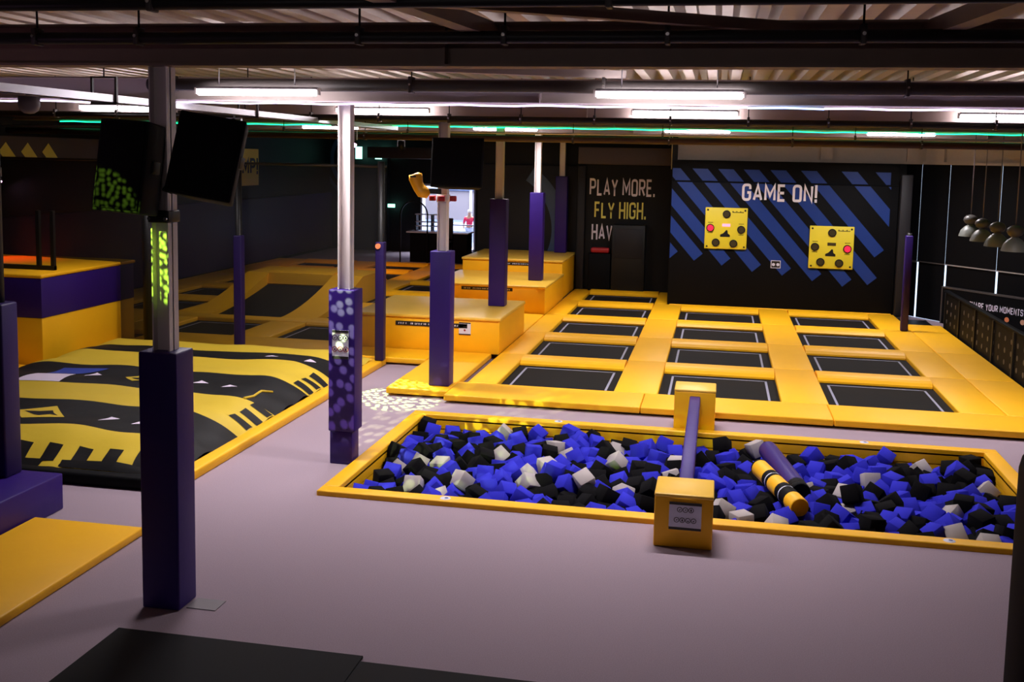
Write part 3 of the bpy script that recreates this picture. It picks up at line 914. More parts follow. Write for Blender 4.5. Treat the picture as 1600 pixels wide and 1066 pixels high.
 (1, 2533, 11459, -157, 640, 256, -80, -720),
 (1, -1281, 10379, -154, 118, 751, -208, 615),
 (1, -2047, 12419, -86, 598, 428, 404, 544),
 (1, -2928, 12414, -182, 804, 70, 292, -513),
 (0, 1145, 12441, -307, 117, 233, -297, 919),
 (0, 1494, 10543, -112, 384, -736, -329, -450),
 (1, -2266, 11919, -134, 893, -399, 187, 91),
 (1, 3182, 12998, -141, 376, -469, 700, 387),
 (1, -1056, 10638, -211, 696, 102, -678, -213),
 (1, 1552, 10959, -192, 175, -869, 295, -356),
 (0, 2093, 11032, -144, 601, -734, -293, 119),
 (0, 2245, 10601, -111, 740, 31, 634, 224),
 (1, -1164, 13192, -221, 249, -965, -25, 79),
 (0, -153, 12803, -131, 102, 854, -439, -261),
 (0, 588, 12803, -253, 497, 527, -543, 425),
 (0, -918, 12852, -236, 646, -202, -387, -627),
 (1, -2495, 10832, -185, 264, -396, -853, -214),
 (0, -1607, 10560, -175, 355, 231, 220, 878),
 (0, 828, 10727, -116, 600, 13, 793, -109),
 (0, 3034, 10580, -107, 520, 383, 284, -709),
 (0, -2258, 11130, -101, 340, 507, 684, -399),
 (0, 810, 12002, -264, 359, 406, -679, 494),
 (1, -3025, 12256, -247, 761, -380, 275, -448),
 (0, 1711, 13068, -148, 176, -691, -183, -677),
 (0, 1298, 12562, -252, 741, 97, -535, 393),
 (1, 107, 11015, -143, 229, -728, 371, 529),
 (0, 2336, 11751, -248, 327, -654, 657, 183),
 (0, -669, 12162, -153, 655, -21, -747, -115),
 (0, -1640, 11599, -113, 388, -231, 59, 890),
 (0, -980, 12224, -243, 880, -427, -12, 210),
 (1, -2421, 10323, -137, 424, -7, 804, -418),
 (0, -2091, 12918, -171, 284, 810, 27, 513),
 (0, 631, 13192, -228, 28, -224, 937, -267),
 (1, 588, 13000, -253, 468, -630, 520, 336),
 (0, 26, 12248, -154, 191, 281, 11, 940),
 (1, 12, 11221, -153, 429, -327, -842, 25),
 (0, 3182, 10962, -158, 899, 19, 265, -348),
 (0, -2103, 13192, -244, 136, -324, -692, 630),
 (0, -98, 13192, -222, 298, -28, 102, -949),
 (0, 1771, 12883, -143, 7, -701, 157, -696),
 (0, -3132, 13192, -227, 701, -664, 16, 261),
 (0, 25, 12053, -116, 595, 722, -247, 251),
 (0, 862, 12572, -208, 924, 131, 284, -219),
 (1, -2686, 11021, -87, 407, 636, 251, -606),
 (0, -3215, 10807, -127, 56, 306, -256, 915),
 (1, -350, 11500, -81, 158, 582, -27, -797),
 (1, -2681, 12037, -138, 727, -225, -311, -569),
 (0, 847, 13192, -246, 433, 827, -17, -359),
 (1, 2523, 12917, -244, 415, -224, 720, -509),
 (1, -415, 12331, -158, 457, 565, -585, 360),
 (1, -164, 12002, -101, 283, 545, 779, 126),
 (0, 1327, 11249, -146, 181, -948, 260, -39),
 (1, -997, 12673, -244, 228, -289, -730, -576),
 (1, 1377, 12987, -226, 794, -214, 535, 193),
 (0, -3371, 11137, -237, 769, -592, 185, -157),
 (1, 824, 11781, -240, 790, 115, 38, 602),
 (0, 368, 10886, -134, 27, -771, 276, 574),
 (0, -130, 13001, -198, 509, 852, 87, 83),
 (0, -3137, 12092, -191, 626, 236, -735, 112),
 (0, -2595, 11182, -231, 425, 245, 871, -33),
 (0, 1929, 11801, -200, 410, -728, 224, -503),
 (0, 661, 10720, -199, 238, 75, 782, -572),
 (1, -3495, 12391, -177, 72, -753, 648, -86),
 (0, -3438, 12134, -114, 981, -161, -94, -53),
 (0, -696, 12460, -220, 844, -416, 269, -204),
 (0, 2401, 13192, -264, 182, 686, -518, 477),
 (1, -301, 11310, -50, 19, -382, 110, -917),
 (0, 645, 11689, -186, 261, -363, -737, -507),
 (0, -1404, 11178, -111, 511, -562, -173, 627),
 (1, -2559, 10552, -210, 893, -7, 124, 433),
 (1, -304, 13029, -171, 254, -399, 869, -148),
 (0, -810, 12619, -271, 178, 734, -237, 611),
 (0, -3152, 11524, -181, 555, 89, -260, 785),
 (1, 2129, 12849, -185, 504, 77, -609, 608),
 (1, 320, 12238, -227, 678, -507, -287, -449),
 (1, 986, 12335, -218, 564, 534, 630, -12),
 (0, 1716, 12168, -273, 403, 722, -544, -139),
 (0, 2979, 12152, -251, 768, 293, 526, 219),
 (1, -3237, 11697, -194, 176, 662, -698, 208),
 (1, -1583, 12108, -224, 375, 208, -849, -310),
 (1, -207, 12252, -137, 16, -300, -876, -379),
 (1, -2425, 11360, -152, 275, -41, -293, -915),
 (0, 1652, 12354, -243, 317, 11, -771, 552),
 (1, 1959, 11205, -179, 436, 618, 578, -305),
 (0, 249, 10334, -159, 839, -17, 543, -29),
 (0, 1782, 10354, -168, 669, -380, 326, 549),
 (0, -2491, 12690, -188, 728, 607, 318, -27),
 (0, -1025, 13009, -317, 56, -448, -777, -438),
 (1, -1808, 12501, -229, 23, -475, -665, 575),
 (0, -1077, 12389, -173, 65, 798, -446, 401),
 (0, 1590, 12935, -172, 199, -299, -832, -422),
 (0, -3247, 11892, -222, 53, 678, 733, -30),
 (0, -582, 12299, -219, 439, 133, -306, -834),
 (0, -630, 10288, -160, 315, -297, 788, -437),
 (0, 996, 10782, -177, 912, -405, -56, -30),
 (0, 2650, 11307, -248, 290, 586, -118, 748),
 (1, -456, 13000, -227, 663, -21, 614, 427),
 (1, -382, 12532, -158, 737, -233, -17, -635),
 (0, -1875, 11839, -129, 564, 11, -540, -625),
 (0, 1216, 13069, -313, 762, -324, -196, 525),
 (0, 1154, 12885, -263, 529, -140, 836, 17),
 (0, -3079, 11191, -148, 154, -303, 804, -488),
 (0, 2700, 12826, -270, 259, -110, 91, -955),
 (1, -1682, 11355, -224, 291, -945, 104, -108),
 (1, 1695, 11960, -219, 374, -519, 545, 542),
 (1, 3182, 12615, -269, 445, -658, -255, -551),
 (0, -1632, 11002, -208, 140, -900, -376, -173),
 (1, -2690, 10864, -254, 188, 676, -703, 119),
 (1, -696, 11081, -216, 145, -337, 899, 238),
 (0, 3182, 12364, -303, 704, 123, -427, -554),
 (0, 3179, 11847, -201, 682, 498, 456, 282),
 (1, -897, 10392, -151, 602, 91, -742, -281),
 (0, -537, 10759, -240, 894, -329, 144, 266),
 (0, 1308, 10584, -160, 241, -887, -327, 221)]
proto = []
for ci in range(3):
    mb = MB().box(-.092, .092, -.092, .092, -.092, .092, bev=.006, seg=1)
    o = mb.build('foam_cube', m_cube[ci]); proto.append([o, True])
cname = ['blue', 'black', 'white']
wl = []
heap = MB()
for n_, (ci, x, y, z, qw, qx, qy, qz) in enumerate(CUBES):
    x, y, z = x/1000, y/1000, z/1000
    q = Quaternion((qw/1000, qx/1000, qy/1000, qz/1000)).normalized()
    if n_ >= 300:                                        # the ones that show least
        heap.box(-.092, .092, -.092, .092, -.092, .092, ci, M=Matrix.Translation((x, y, z)) @ q.to_matrix().to_4x4()); continue
    o = proto[ci][0]
    if proto[ci][1]: proto[ci][1] = False
    else:
        o = o.copy(); COL.objects.link(o)
    o.rotation_mode = 'QUATERNION'; o.location = (x, y, z); o.rotation_quaternion = q
    side = 'left of the purple beam' if x < -.2 else 'right of the purple beam'
    far = 'near the left end' if x < -2.7 else ('near the right end' if x > 2.2 else '')
    dep = 'along the front rim' if y < 10.9 else ('along the back rim' if y > 12.5 else 'in the middle of the pit')
    lab = '%s foam cube %s, %s' % (cname[ci], dep.replace('in the middle of the pit', 'mid pit'), far or side)
    g = '%s foam cubes %s, %s' % (cname[ci], dep, far or side)
    tag(o, lab, 'foam cube', g)
    if ci == 2: wl.append(o)
tag(heap.build('foam_cube_heap', m_cube), 'lower foam cubes showing only in the gaps between the cubes on top', 'foam cubes', None, 'stuff')
# tell the white cubes of one area apart by their order from left to right
by = {}
for o in wl: by.setdefault(o['label'], []).append(o)
ordn = ['leftmost', 'second from left', 'third from left', 'fourth from left', 'fifth from left', 'sixth from left', 'seventh from left', 'eighth from left', 'ninth from left', 'tenth from left', 'eleventh from left', 'twelfth from left']
for k, l in by.items():
    l.sort(key=lambda o: math.atan2(o.location.x, o.location.y))
    if len(l) > 1:
        for j, o in enumerate(l):
            w = 'rightmost' if j == len(l)-1 else ordn[min(j, 11)]
            o['label'] = k.replace('white foam cube', '%s white foam cube' % w)

# balance beam over the pit
bb = thing('balance_beam', (-.2, 11.7, 0), 'narrow purple balance beam crossing the foam pit between two yellow blocks', 'balance beam')
MB().box(-.268, -.132, 9.8, 13.55, .35, .475, bev=.015).build('beam', m_pur, bb)
for n_, y0, y1, zt in (('front_block', 9.33, 9.86, .5), ('rear_block', 13.52, 14.02, .56)):
    b_ = MB().box(-.465, .062, y0, y1, .002, zt-.03, bev=.012).build(n_, m_yel, bb)
    MB().box(-.468, .066, y0-.004, y1+.004, zt-.035, zt, bev=.015, seg=3).build('cap', m_yeltop, b_)
def pictogram_sign(x0, x1, z0, z1, y, rows, parent):
    s_ = MB().box(x0, x1, y-.008, y, z0, z1)
    h = (z1-z0)
    s_.box(x0, x1, y-.010, y-.007, z1-.09*h, z1, 1).box(x0, x1, y-.010, y-.007, z0, z0+.09*h, 1)
    for n, fz, k in rows:
        zc = z0+h*fz; r = .085*h
        for i in range(n):
            xc = (x0+x1)/2+(i-(n-1)/2)*2.35*r
            ring = [(r*math.cos(2*PI*j/20), r*math.sin(2*PI*j/20)) for j in range(21)]
            ribbon(s_, ring, r*.28, lambda a, b: (xc+a, y-.0105, zc+b), k)
            if k == 2:
                ribbon(s_, [(-r*.7, r*.7), (r*.7, -r*.7)], r*.18, lambda a, b: (xc+a, y-.0112, zc+b), 2)
            sh = [[(-.5, -.3), (.5, -.1), (.2, .35), (-.1, .1)], [(-.35, -.5), (.35, -.5), (.2, .5), (-.2, .5)], [(-.55, -.1), (.55, .0), (.1, -.6)], [(-.5, -.4), (.1, -.5), (.45, .5), (0, .1)]][(i+n) % 4]
            s_.face([(xc+a*r, y-.0108, zc+b*r) for a, b in sh], 1)
    return s_.build('safety_sign', [m_signw, m_signk, m_signr], parent)
pictogram_sign(-.33, -.04, .175, .43, 9.328, ((3, .74, 1), (4, .36, 1)), bb)

# padded sticks lying on the cubes
def stick(name, a, b, r, mats, label, stripes):
    a, b = Vector(a), Vector(b); t = thing(name, (a+b)/2, label, 'padded stick', 'padded jousting sticks in the pit')
    d = (b-a)
    prev = 0
    for f, k, nm in stripes:
        p_, q_ = a+d*prev, a+d*f; e = d.normalized()*min(.02, r*.3)
        MB().tube([p_, p_+e, q_-e, q_], [r*.9 if prev == 0 else r, r, r, r*.9 if f == 1 else r], 20).build(nm, mats[k], t)
        prev = f
    return t
stick('jousting_stick', (.69, 12.55, .10), (.96, 11.0, .08), .11, [m_pur, m_black, m_black], 'thick purple padded stick lying on the foam cubes', ((.88, 0, 'padding'), (.95, 1, 'end_band'), (1, 2, 'handle_end')))
stick('jousting_stick', (.56, 11.75, .11), (.92, 10.55, .07), .1, [m_yel, m_black, m_signw], 'yellow and black banded padded stick lying on the foam cubes', ((.04, 1, 'end_band'), (.3, 0, 'padding'), (.37, 1, 'black_band'), (.385, 2, 'white_band'), (.43, 1, 'black_band'), (.62, 0, 'padding'), (.7, 1, 'black_band'), (.715, 2, 'white_band'), (.84, 1, 'black_band'), (1, 0, 'end_padding')))
# ================================================================== COLUMNS
def hpost(mb, x, y, z0, z1, w=.14, d=.14):
    mb.box(x-w/2, x-w/2+.012, y-d/2, y+d/2, z0, z1).box(x+w/2-.012, x+w/2, y-d/2, y+d/2, z0, z1)
    return mb.box(x-w/2, x+w/2, y-.015, y+.0, z0, z1)
def column(x, y, z0, label, w=.31, d=.27, ztop=4.07, h=2.0, base=0.):
    t = thing('padded_column', (x, y, z0), label, 'column', 'steel columns with purple pads')
    hpost(MB(), x, y, z0, ztop-.004).build('steel_post', m_white, t)
    MB().box(x-w/2, x+w/2, y-d/2, y+d/2, z0+base+.002, z0+h, bev=.014, seg=3).build('pad', m_pur, t)
    if base: MB().box(x-w*.46, x+w*.40, y-d*.44, y+d*.40, z0+.002, z0+base, bev=.01).build('base_pad', m_pur, t)
    return t
c1 = column(-4.075, 7.185, 0, 'nearest padded steel column, carrying two black loudspeakers', ztop=4.12)
c2 = column(-4.085, 11.12, 0, 'padded steel column with a safety sign, beside the left corner of the foam pit', base=.38)
pictogram_sign(-4.19, -4.0, 1.22, 1.545, 10.984, ((3, .74, 1), (3, .34, 2)), c2)
c3 = column(-3.95, 14.83, ZD, 'padded steel column on the yellow landing mat, with a red-paddled strap')
column(-4.0, 19.06, .74, 'padded steel column standing on the lowest yellow step box')
column(-4.03, 23.4, .735, 'padded steel column standing on the middle yellow step box')
column(-4.04, 27.22, 1.05, 'padded steel column standing on the highest yellow step box')
mb = MB().box(-4.16, -3.99, 7.095, 7.275, 2.97, 3.06, bev=.01)
b_ = mb.build('speaker_bracket', m_blk2, c1)
for xx in (-4.14, -4.01): MB().disc((xx, 7.095, 3.0), .014, (0, -1, 0), 10, thick=.015).build('bolt', m_chrome, b_)
st = MB().box(-4.035, -3.865, 14.745, 14.915, 2.84, 2.95, bev=.01).build('strap', m_white, c3)
for xx, yy in ((-4.10, 14.78), (-3.95, 14.72), (-3.79, 14.78)):
    o = MB().box(xx-.05, xx+.05, yy-.02, yy+.02, 2.855, 2.935, bev=.012).build('paddle', m_redp, st); o['label'] = 'dark red paddle'

def net_post(x, y, z0, zpad, ztop, label, r=.075, pad=True):
    t = thing('net_post', (x, y, z0), label, 'post', 'posts holding the net')
    MB().tube([(x, y, z0+.002), (x, y, ztop)], r*.75, 14).build('pole', m_blk2, t)
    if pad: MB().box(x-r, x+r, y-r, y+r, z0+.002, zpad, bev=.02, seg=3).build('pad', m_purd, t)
    return t
net_post(-9.68, 16.52, .11, 0, 3.33, 'thick all-black post just left of the nearest column', .13, False)
net_post(-8.0, 16.55, .11, 2.1, 3.33, 'slim purple-padded net post behind the airbag, right of the nearest column')
lp = net_post(-5.42, 16.4, .11, 2.09, 3.4, 'slim net post with purple pad and a small orange disc, between two padded columns')
MB().disc((-5.44, 16.33, 2.02), .045, (0, -1, 0), 16, thick=.03).build('orange_disc', m_orange, lp)
t = thing('net_post', (3.83, 22.4, ZD), 'purple padded post at the right end of the striped wall', 'post')
MB().box(3.76, 3.9, 22.33, 22.47, ZD+.002, 2.09, bev=.02).build('pad', m_pur, t)
MB().tube([(3.83, 22.4, 2.0), (3.83, 22.4, 2.14)], .05).build('pole', m_blk2, t)
tag(MB().box(3.99, 4.24, 24.7, 24.95, .1, 3.3, bev=.02).build('wall_end_post', m_wallg), 'brown-black square post closing the right end of the striped wall', 'post')
t = thing('net_post', (-6.68, 8.72, .36), 'purple padded post on a purple block at the left edge', 'post')
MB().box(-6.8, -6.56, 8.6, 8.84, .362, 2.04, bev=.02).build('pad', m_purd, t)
MB().tube([(-6.68, 8.72, 2.0), (-6.68, 8.72, 4.66)], .06).build('pole', m_blk2, t)
tag(MB().box(-7.6, -6.165, 6.9, 8.9, .002, .36, bev=.015).build('padded_block', m_pur), 'low purple padded block at the left edge, beside a yellow floor mat', 'block')
tag(MB().box(-6.15, -5.04, 4.5, 8.44, .002, .08, bev=.015).build('floor_mat', m_yel), 'yellow floor mat left of the nearest column', 'mat')
mb = MB().box(-4.19, -2.31, 4.0, 6.66, .001, .022, bev=.004).box(-2.305, .4, 4.0, 6.58, .001, .022, bev=.004)
tag(mb.build('floor_mat', m_blkfab), 'thin black floor mat in front of the nearest column', 'mat')
tag(MB().box(-3.9, -3.66, 7.12, 7.3, 0, .006).build('floor_hatch', m_grey), 'small grey metal plate in the floor at the nearest column', 'floor plate')

# nets
def net(name, pts, label, m, rail=True):
    t = thing(name, ((pts[0][0]+pts[1][0])/2, pts[0][1], pts[0][2]), label, 'net', 'nets in front of the left court')
    a, b = Vector(pts[0]), Vector(pts[1])
    MB().face([(a.x, a.y, a.z), (b.x, b.y, a.z), (b.x, b.y, b.z), (a.x, a.y, b.z)]).build('mesh', m, t)
    MB().tube([(a.x, a.y, b.z), (b.x, b.y, b.z)], .022, 8).build('top_cord', m_pipeb, t)
    return t
net('safety_net', ((-9.7, 16.66, .12), (-5.42, 16.66, 3.32)), 'see-through black net across the left court, right of the all-black post', m_net)
net('safety_net', ((-14.1, 17.35, .12), (-9.7, 16.66, 3.32)), 'dense black net behind the tall jump platform', m_netd)

# fence on the right
fe = thing('fence', (4.84, 18.8, 0), 'low black padded fence along the right side of the court', 'fence')
mb = MB().box(4.8, 4.86, 14.0, 23.45, .002, .85)
for k in range(24):
    for j in range(3): mb.disc((4.801, 14.4+k*.38, .26+j*.2), .045, (-1, 0, 0), 12, 1, .006)
mb.build('panel', [m_black, m_pipeg], fe)
MB().box(4.78, 4.88, 14.0, 23.45, .85, .89, bev=.01).build('top_rail', m_black, fe)
for k in range(8):
    yy = 14.1+k*1.31; MB().box(4.77, 4.8, yy-.03, yy+.03, .002, .85).build('fence_post', m_blk2, fe)

# blinds and board of the slanting wall
def ob(mb, t0, t1, s0, s1, z0, z1, mi=0, bev=0): return mb.box(t0, t1, s0, s1, z0, z1, mi, bev=bev, M=OM)
edges = [-.75, -.055, .745, 2.1, 3.5, 4.9, 6.3, 7.7, 9.1]
bn = ['leftmost, behind the purple post', 'second', 'third', 'fourth', 'fifth', 'sixth', 'seventh', 'last']
for i in range(8):
    gap = .007
    t = thing('roller_blind', OM @ Vector(((edges[i]+edges[i+1])/2, 0, 3.5)), 'black roller blind on the slanting window wall, %s from the left' % bn[i] if i else 'black roller blind at the left end of the slanting window wall', 'blind', 'roller blinds on the window wall')
    ob(MB(), edges[i]+gap, edges[i+1]-gap, 0, .012, 1.33 if i else 1.31, 3.57).build('blind_cloth', m_black, t)
    ob(MB(), edges[i]+gap, edges[i+1]-gap, -.012, .012, 1.305 if i else 1.285, 1.33).build('bottom_bar', m_galv if i > 1 else m_pipeg, t)
    g2 = .03
    ob(MB(), edges[i]+g2, edges[i+1]-g2, .03, .045, .55 if i > 1 else .02, 1.32).build('lower_cloth', m_black, t)
ob_ = ob(MB(), -.8, .01, -.02, .0, 0, .02); ob_.bm.free()
mb = MB(); ob(mb, .77, 9.1, -.06, .03, .002, .80); ob(mb, .77, 9.1, -.075, .03, .80, .835, 1)
ob(mb, .77, .80, -.075, -.06, 0, .83, 1)
write(mb, 'SHARE YOUR MOMENTS', 1.36, .14, lambda u, v: tuple(OM @ Vector((1.52+u, -.062, .455+v))), .16, 2)
for t, mi in ((2.12, 3), (2.5, 4), (2.88, 5)):
    c = OM @ Vector((t, -.062, .33)); n = OM.to_3x3() @ Vector((0, -1, 0)); mb.disc(c, .055, n, 16, mi, .004)
tag(mb.build('counter_board', [m_black, m_pipeg, m_textg, m_textg, m_orange, m_skin]), 'black board under the blinds lettered SHARE YOUR MOMENTS', 'board')

# pendant lamps
def pendant(x, y, z, label):
    t = thing('pendant_lamp', (x, y, z), label, 'pendant lamp', 'pendant lamps before the blinds')
    MB().lathe([(.205, 0), (.20, .03), (.17, .12), (.11, .19), (.06, .22), (.05, .24)], (x, y, z), 28).build('shade', m_lamp, t)
    MB().lathe([(.05, .235), (.10, .26), (.135, .32), (.125, .37), (.08, .41), (.02, .43)], (x, y, z), 24).build('glass_dome', m_lampg, t)
    MB().tube([(x, y, z+.42), (x, y, 4.66)], .009, 6).build('cord', m_grey, t)
    MB().lathe([(0, .06), (.05, .08), (.06, .13), (.03, .18)], (x, y, z), 14).build('bulb', m_signw, t)
pendant(4.89, 22.0, 2.14, 'leftmost and farthest of the four grey pendant lamps')
pendant(4.79, 20.6, 2.14, 'second from left of the four grey pendant lamps')
pendant(4.735, 19.3, 2.145, 'third from left of the four grey pendant lamps')
pendant(4.765, 18.3, 2.145, 'rightmost and nearest of the four grey pendant lamps')

# ================================================================== WRITING AND BOARDS
def letters(name, t, x0, x1, z0, z1, y, m, label, st=.17):
    mb = MB(); write(mb, t, x1-x0, z1-z0, lambda u, v: (x0+u, y, z0+v), st)
    return tag(mb.build(name, m), label, 'lettering')
letters('wall_lettering', 'GAME ON!', .52, 2.2, 2.62, 3.02, 24.85, m_text, 'white words GAME ON on the striped wall', .155)
letters('wall_lettering', 'PLAY MORE.', -3.30, -1.62, 2.575, 3.02, 27.1, m_textg, 'white words PLAY MORE on the black wall', .14)
letters('wall_lettering', 'FLY HIGH.', -3.16, -1.83, 1.99, 2.42, 27.1, m_texty, 'yellow words FLY HIGH under the white words on the black wall', .14)
letters('wall_lettering', 'HAV', -3.22, -2.68, 1.43, 1.83, 27.1, m_textg, 'grey letters HAV on the black wall, cut off by a black screen', .15)
t = thing('screen_cabinet', (-2.25, 26.9, .1), 'black screen cabinet hiding the end of the lowest word', 'cabinet')
MB().box(-2.65, -1.8, 26.75, 27.1, .1, 1.85, bev=.015).build('body', m_blk2, t)
MB().box(-2.58, -1.87, 26.735, 26.752, 1.0, 1.75, bev=.005).build('screen', m_wallg, t)
tag(MB().box(-3.2, -2.72, 26.82, 27.05, 1.1, 1.24, bev=.05, seg=4).build('red_bag', m_redp), 'flat red bag on a black box below the lettering', 'bag')
tag(MB().box(-3.25, -2.68, 26.8, 27.1, .12, 1.09, bev=.02).build('black_box', m_black), 'tall black box under the red bag', 'box')

def game_board(x0, z0, s, lit, label):
    y = 24.855
    t = thing('game_board', (x0+s/2, y, z0), label, 'game board', 'yellow game boards on the striped wall')
    mb = MB().box(x0, x0+s, y-.05, y, z0, z0+s, bev=.015)
    for a in (.06, .94):
        for b in (.06, .94): mb.disc((x0+a*s, y-.05, z0+b*s), .022, (0, -1, 0), 10, 1, .006)
    ic = [(0, 0), (0, .32), (.3, .52), (.62, 1), (.74, .92), (.78, .5), (1, .3), (1, 0)]
    mb.face([(x0+s*(.37+.23*a), y-.0525, z0+s*(.295+.17*b)) for a, b in ic], 1)
    for k in range(9): mb.box(x0+s*(.64+.03*k), x0+s*(.662+.03*k), y-.053, y-.0495, z0+s*.885, z0+s*(.905+.02*(k % 3 == 0)), 1)
    for (u, v) in ((.13, .63), (.13, .38), (.86, .61), (.86, .345)):
        for k in range(5): mb.box(x0+s*(u-.06+.025*k), x0+s*(u-.042+.025*k), y-.053, y-.0495, z0+s*v, z0+s*(v+.014), 1)
    mb.build('plate', [m_board, m_blk2], t)
    for i, (u, v) in enumerate(((.505, .845), (.13, .505), (.86, .48), (.27, .155), (.69, .14))):
        c = (x0+u*s, y-.05, z0+v*s)
        MB().disc(c, .095*s, (0, -1, 0), 24, 0, .022).disc((c[0], y-.072, c[2]), .07*s, (0, -1, 0), 24, 1, .008).build('button', [m_blk2, m_red if i == lit else m_button], t)
    MB().box(x0+.41*s, x0+.6*s, y-.056, y-.049, z0+.545*s, z0+.615*s).build('display', m_pink if lit == 1 else m_button, t)
game_board(-.295, 1.485, .965, 1, 'yellow game board at the left on the striped wall, its left button lit red')
game_board(2.075, 1.115, .98, 2, 'yellow game board at the right on the striped wall, its right button lit red')
t = thing('wall_socket', (1.33, 24.85, 1.2), 'small white-edged double socket on the striped wall between the game boards', 'socket')
MB().box(1.24, 1.46, 24.845, 24.858, 1.08, 1.26).box(1.255, 1.445, 24.842, 24.848, 1.095, 1.245, 1).build('plate', [m_signw, m_blk2], t)
for xx in (1.30, 1.40): MB().disc((xx, 24.842, 1.165), .036, (0, -1, 0), 16, 0, .006).build('socket_hole', m_signw, t)

t = thing('jump_sign', (-14.19, 29.8, 2.5), 'yellow sign with black word JUMP high on the left wall', 'sign')
mb = MB().box(-14.19, -14.15, 28.3, 30.68, 2.5, 3.62)
write(mb, 'JUMP!', 1.95, .5, lambda u, v: (-14.147, 28.68+u, 2.84+v), .17, 1)
mb.build('panel', [m_board, m_blk2], t)
mb = MB()
for yc in (18.72, 19.4, 20.08): mb.face([(-14.012, yc-.27, 3.43), (-14.012, yc-.05, 3.62), (-14.012, yc+.27, 3.3), (-14.012, yc-.12, 3.3)])
tag(mb.build('arrow_print', m_texty), 'row of three pale yellow arrowheads printed high on the left wall', 'print')

# ================================================================== CEILING SERVICES
bl = ['nearest', 'second nearest', 'third', 'fourth', 'farthest']
for i, y in enumerate((7.19, 11.13, 15.08, 19.1, 23.35)):
    z0, z1, w = (4.12 if i == 0 else 4.07), (4.42 if i == 0 else 4.335), .2
    mb = MB().box(-14.1, 9.9, y-w/2, y+w/2, z0, z0+.016).box(-14.1, 9.9, y-w/2, y+w/2, z1-.016, z1).box(-14.1, 9.9, y-.006, y+.006, z0, z1)
    for xx in (-9.3, -1.9, 5.4): mb.box(xx-.006, xx+.006, y-w/2+.005, y+w/2-.005, z0, z1)
    lab = ['nearest dark steel beam across the whole ceiling', 'pale steel beam behind the first row of tube lights', 'steel beam above the second row of tube lights', 'steel beam carrying the green light strip', 'farthest steel beam, above the striped wall'][i]
    tag(mb.build('steel_beam', m_brown if i == 0 else m_beam), lab, 'beam', 'ceiling beams')
def brace(a, b, w, h, label, m=m_brown):
    a, b = Vector(a), Vector(b); d = b-a; M = Matrix.Translation(a) @ d.to_track_quat('X', 'Z').to_matrix().to_4x4()
    tag(MB().box(0, d.length, -w/2, w/2, -h/2, h/2, M=M).build('ceiling_brace', m), label, 'brace', 'ceiling braces')
brace((-1.95, 4.4, 4.37), (-1.54, 7.66, 4.37), .13, .1, 'brown brace left of centre running back to the nearest beam')
brace((1.66, 4.4, 4.37), (1.25, 7.62, 4.37), .13, .1, 'brown brace at the right running back to the nearest beam')
brace((-2.2, 5.5, 4.38), (.75, 7.36, 4.38), .08, .07, 'long diagonal brown brace between the two straight ones')
brace((-5.5, 9.0, 4.37), (-1.0, 10.9, 4.37), .1, .08, 'pale diagonal brace behind the nearest beam', m_beam)
def pipe(y, z, r, m, label, hang, name='pipe', x0=-14, x1=9.8):
    t = thing(name, ((x0+x1)/2, y, z), label, 'pipe', 'ceiling pipes')
    mb = MB().tube([(x0, y, z), (x1, y, z)], r, 18); mb.build('tube', m, t)
    for x in hang:
        h_ = MB().tube([(x, y, z+r), (x, y, 4.66)], .008, 6).build('hanger_rod', m_pipeb, t)
        MB().box(x-.018, x+.018, y-r-.012, y+r+.012, z-r-.01, z+r+.03, bev=.008).disc((x, y-r-.012, z+.01), .012, (0, -1, 0), 8, 1, .012).build('clamp', [m_pipeg, m_chrome], h_)
pipe(6.84, 4.288, .042, m_pipeb, 'black pipe clamped in front of the nearest beam', (-4.85, -4.05, -2.42, -1.42, -.36, .83, 1.9))
pipe(5.55, 4.33, .035, m_pipeb, 'thin black pipe at the very top, nearest of all', (-3.2, -.6, 1.9))
pipe(10.83, 4.24, .066, m_pipeg, 'thick dark grey duct pipe above the first row of tube lights', (-6.0, -3.25, -1.2, 1.75, 4.5), x0=-6.3)
pipe(14.72, 4.04, .046, m_pipeb, 'black pipe below the second row of tube lights', [-11.2+1.05*k for k in range(19)])
pipe(18.7, 3.85, .06, m_piper, 'dark red pipe below the green light strip', [-9, -6.5, -4.9, -2.6, -.9, 1.2, 3.3, 5.4])
pipe(18.45, 3.94, .018, m_galv, 'thin bright conduit above the dark red pipe', [-8, -5.6, -1, 2.2], 'conduit')

tag(MB().tube([(-1.2, 26.9, 3.3), (-1.2, 26.9, 4.66)], .022, 10).build('conduit', m_galv), 'bright upright conduit between the slogan wall and the striped wall', 'conduit')
def led(y, z, x0, x1, ms, label, parts):
    t = thing('light_strip', ((x0+x1)/2, y, z), label, 'light strip', 'light strips on the beams')
    for a, b, mi in parts:
        n = max(2, int((b-a)/.3)); pts = [(a+(b-a)*k/n, y, z+.006*math.sin(k*1.9)) for k in range(n+1)]
        MB().tube(pts, .011, 6).build('strip_section', ms[mi], t)
        for k in range(0, n, 3): pass
led(11.0, 4.052, -13, 9, [m_ledp, m_ledb], 'lilac light strip under the pale beam behind the first tube lights', ((-13, .25, 0), (.25, 1.0, 1), (1.0, 9, 0)))
led(18.97, 4.05, -13, 9, [m_ledg], 'green light strip under the fourth beam', ((-13, 9, 0),))

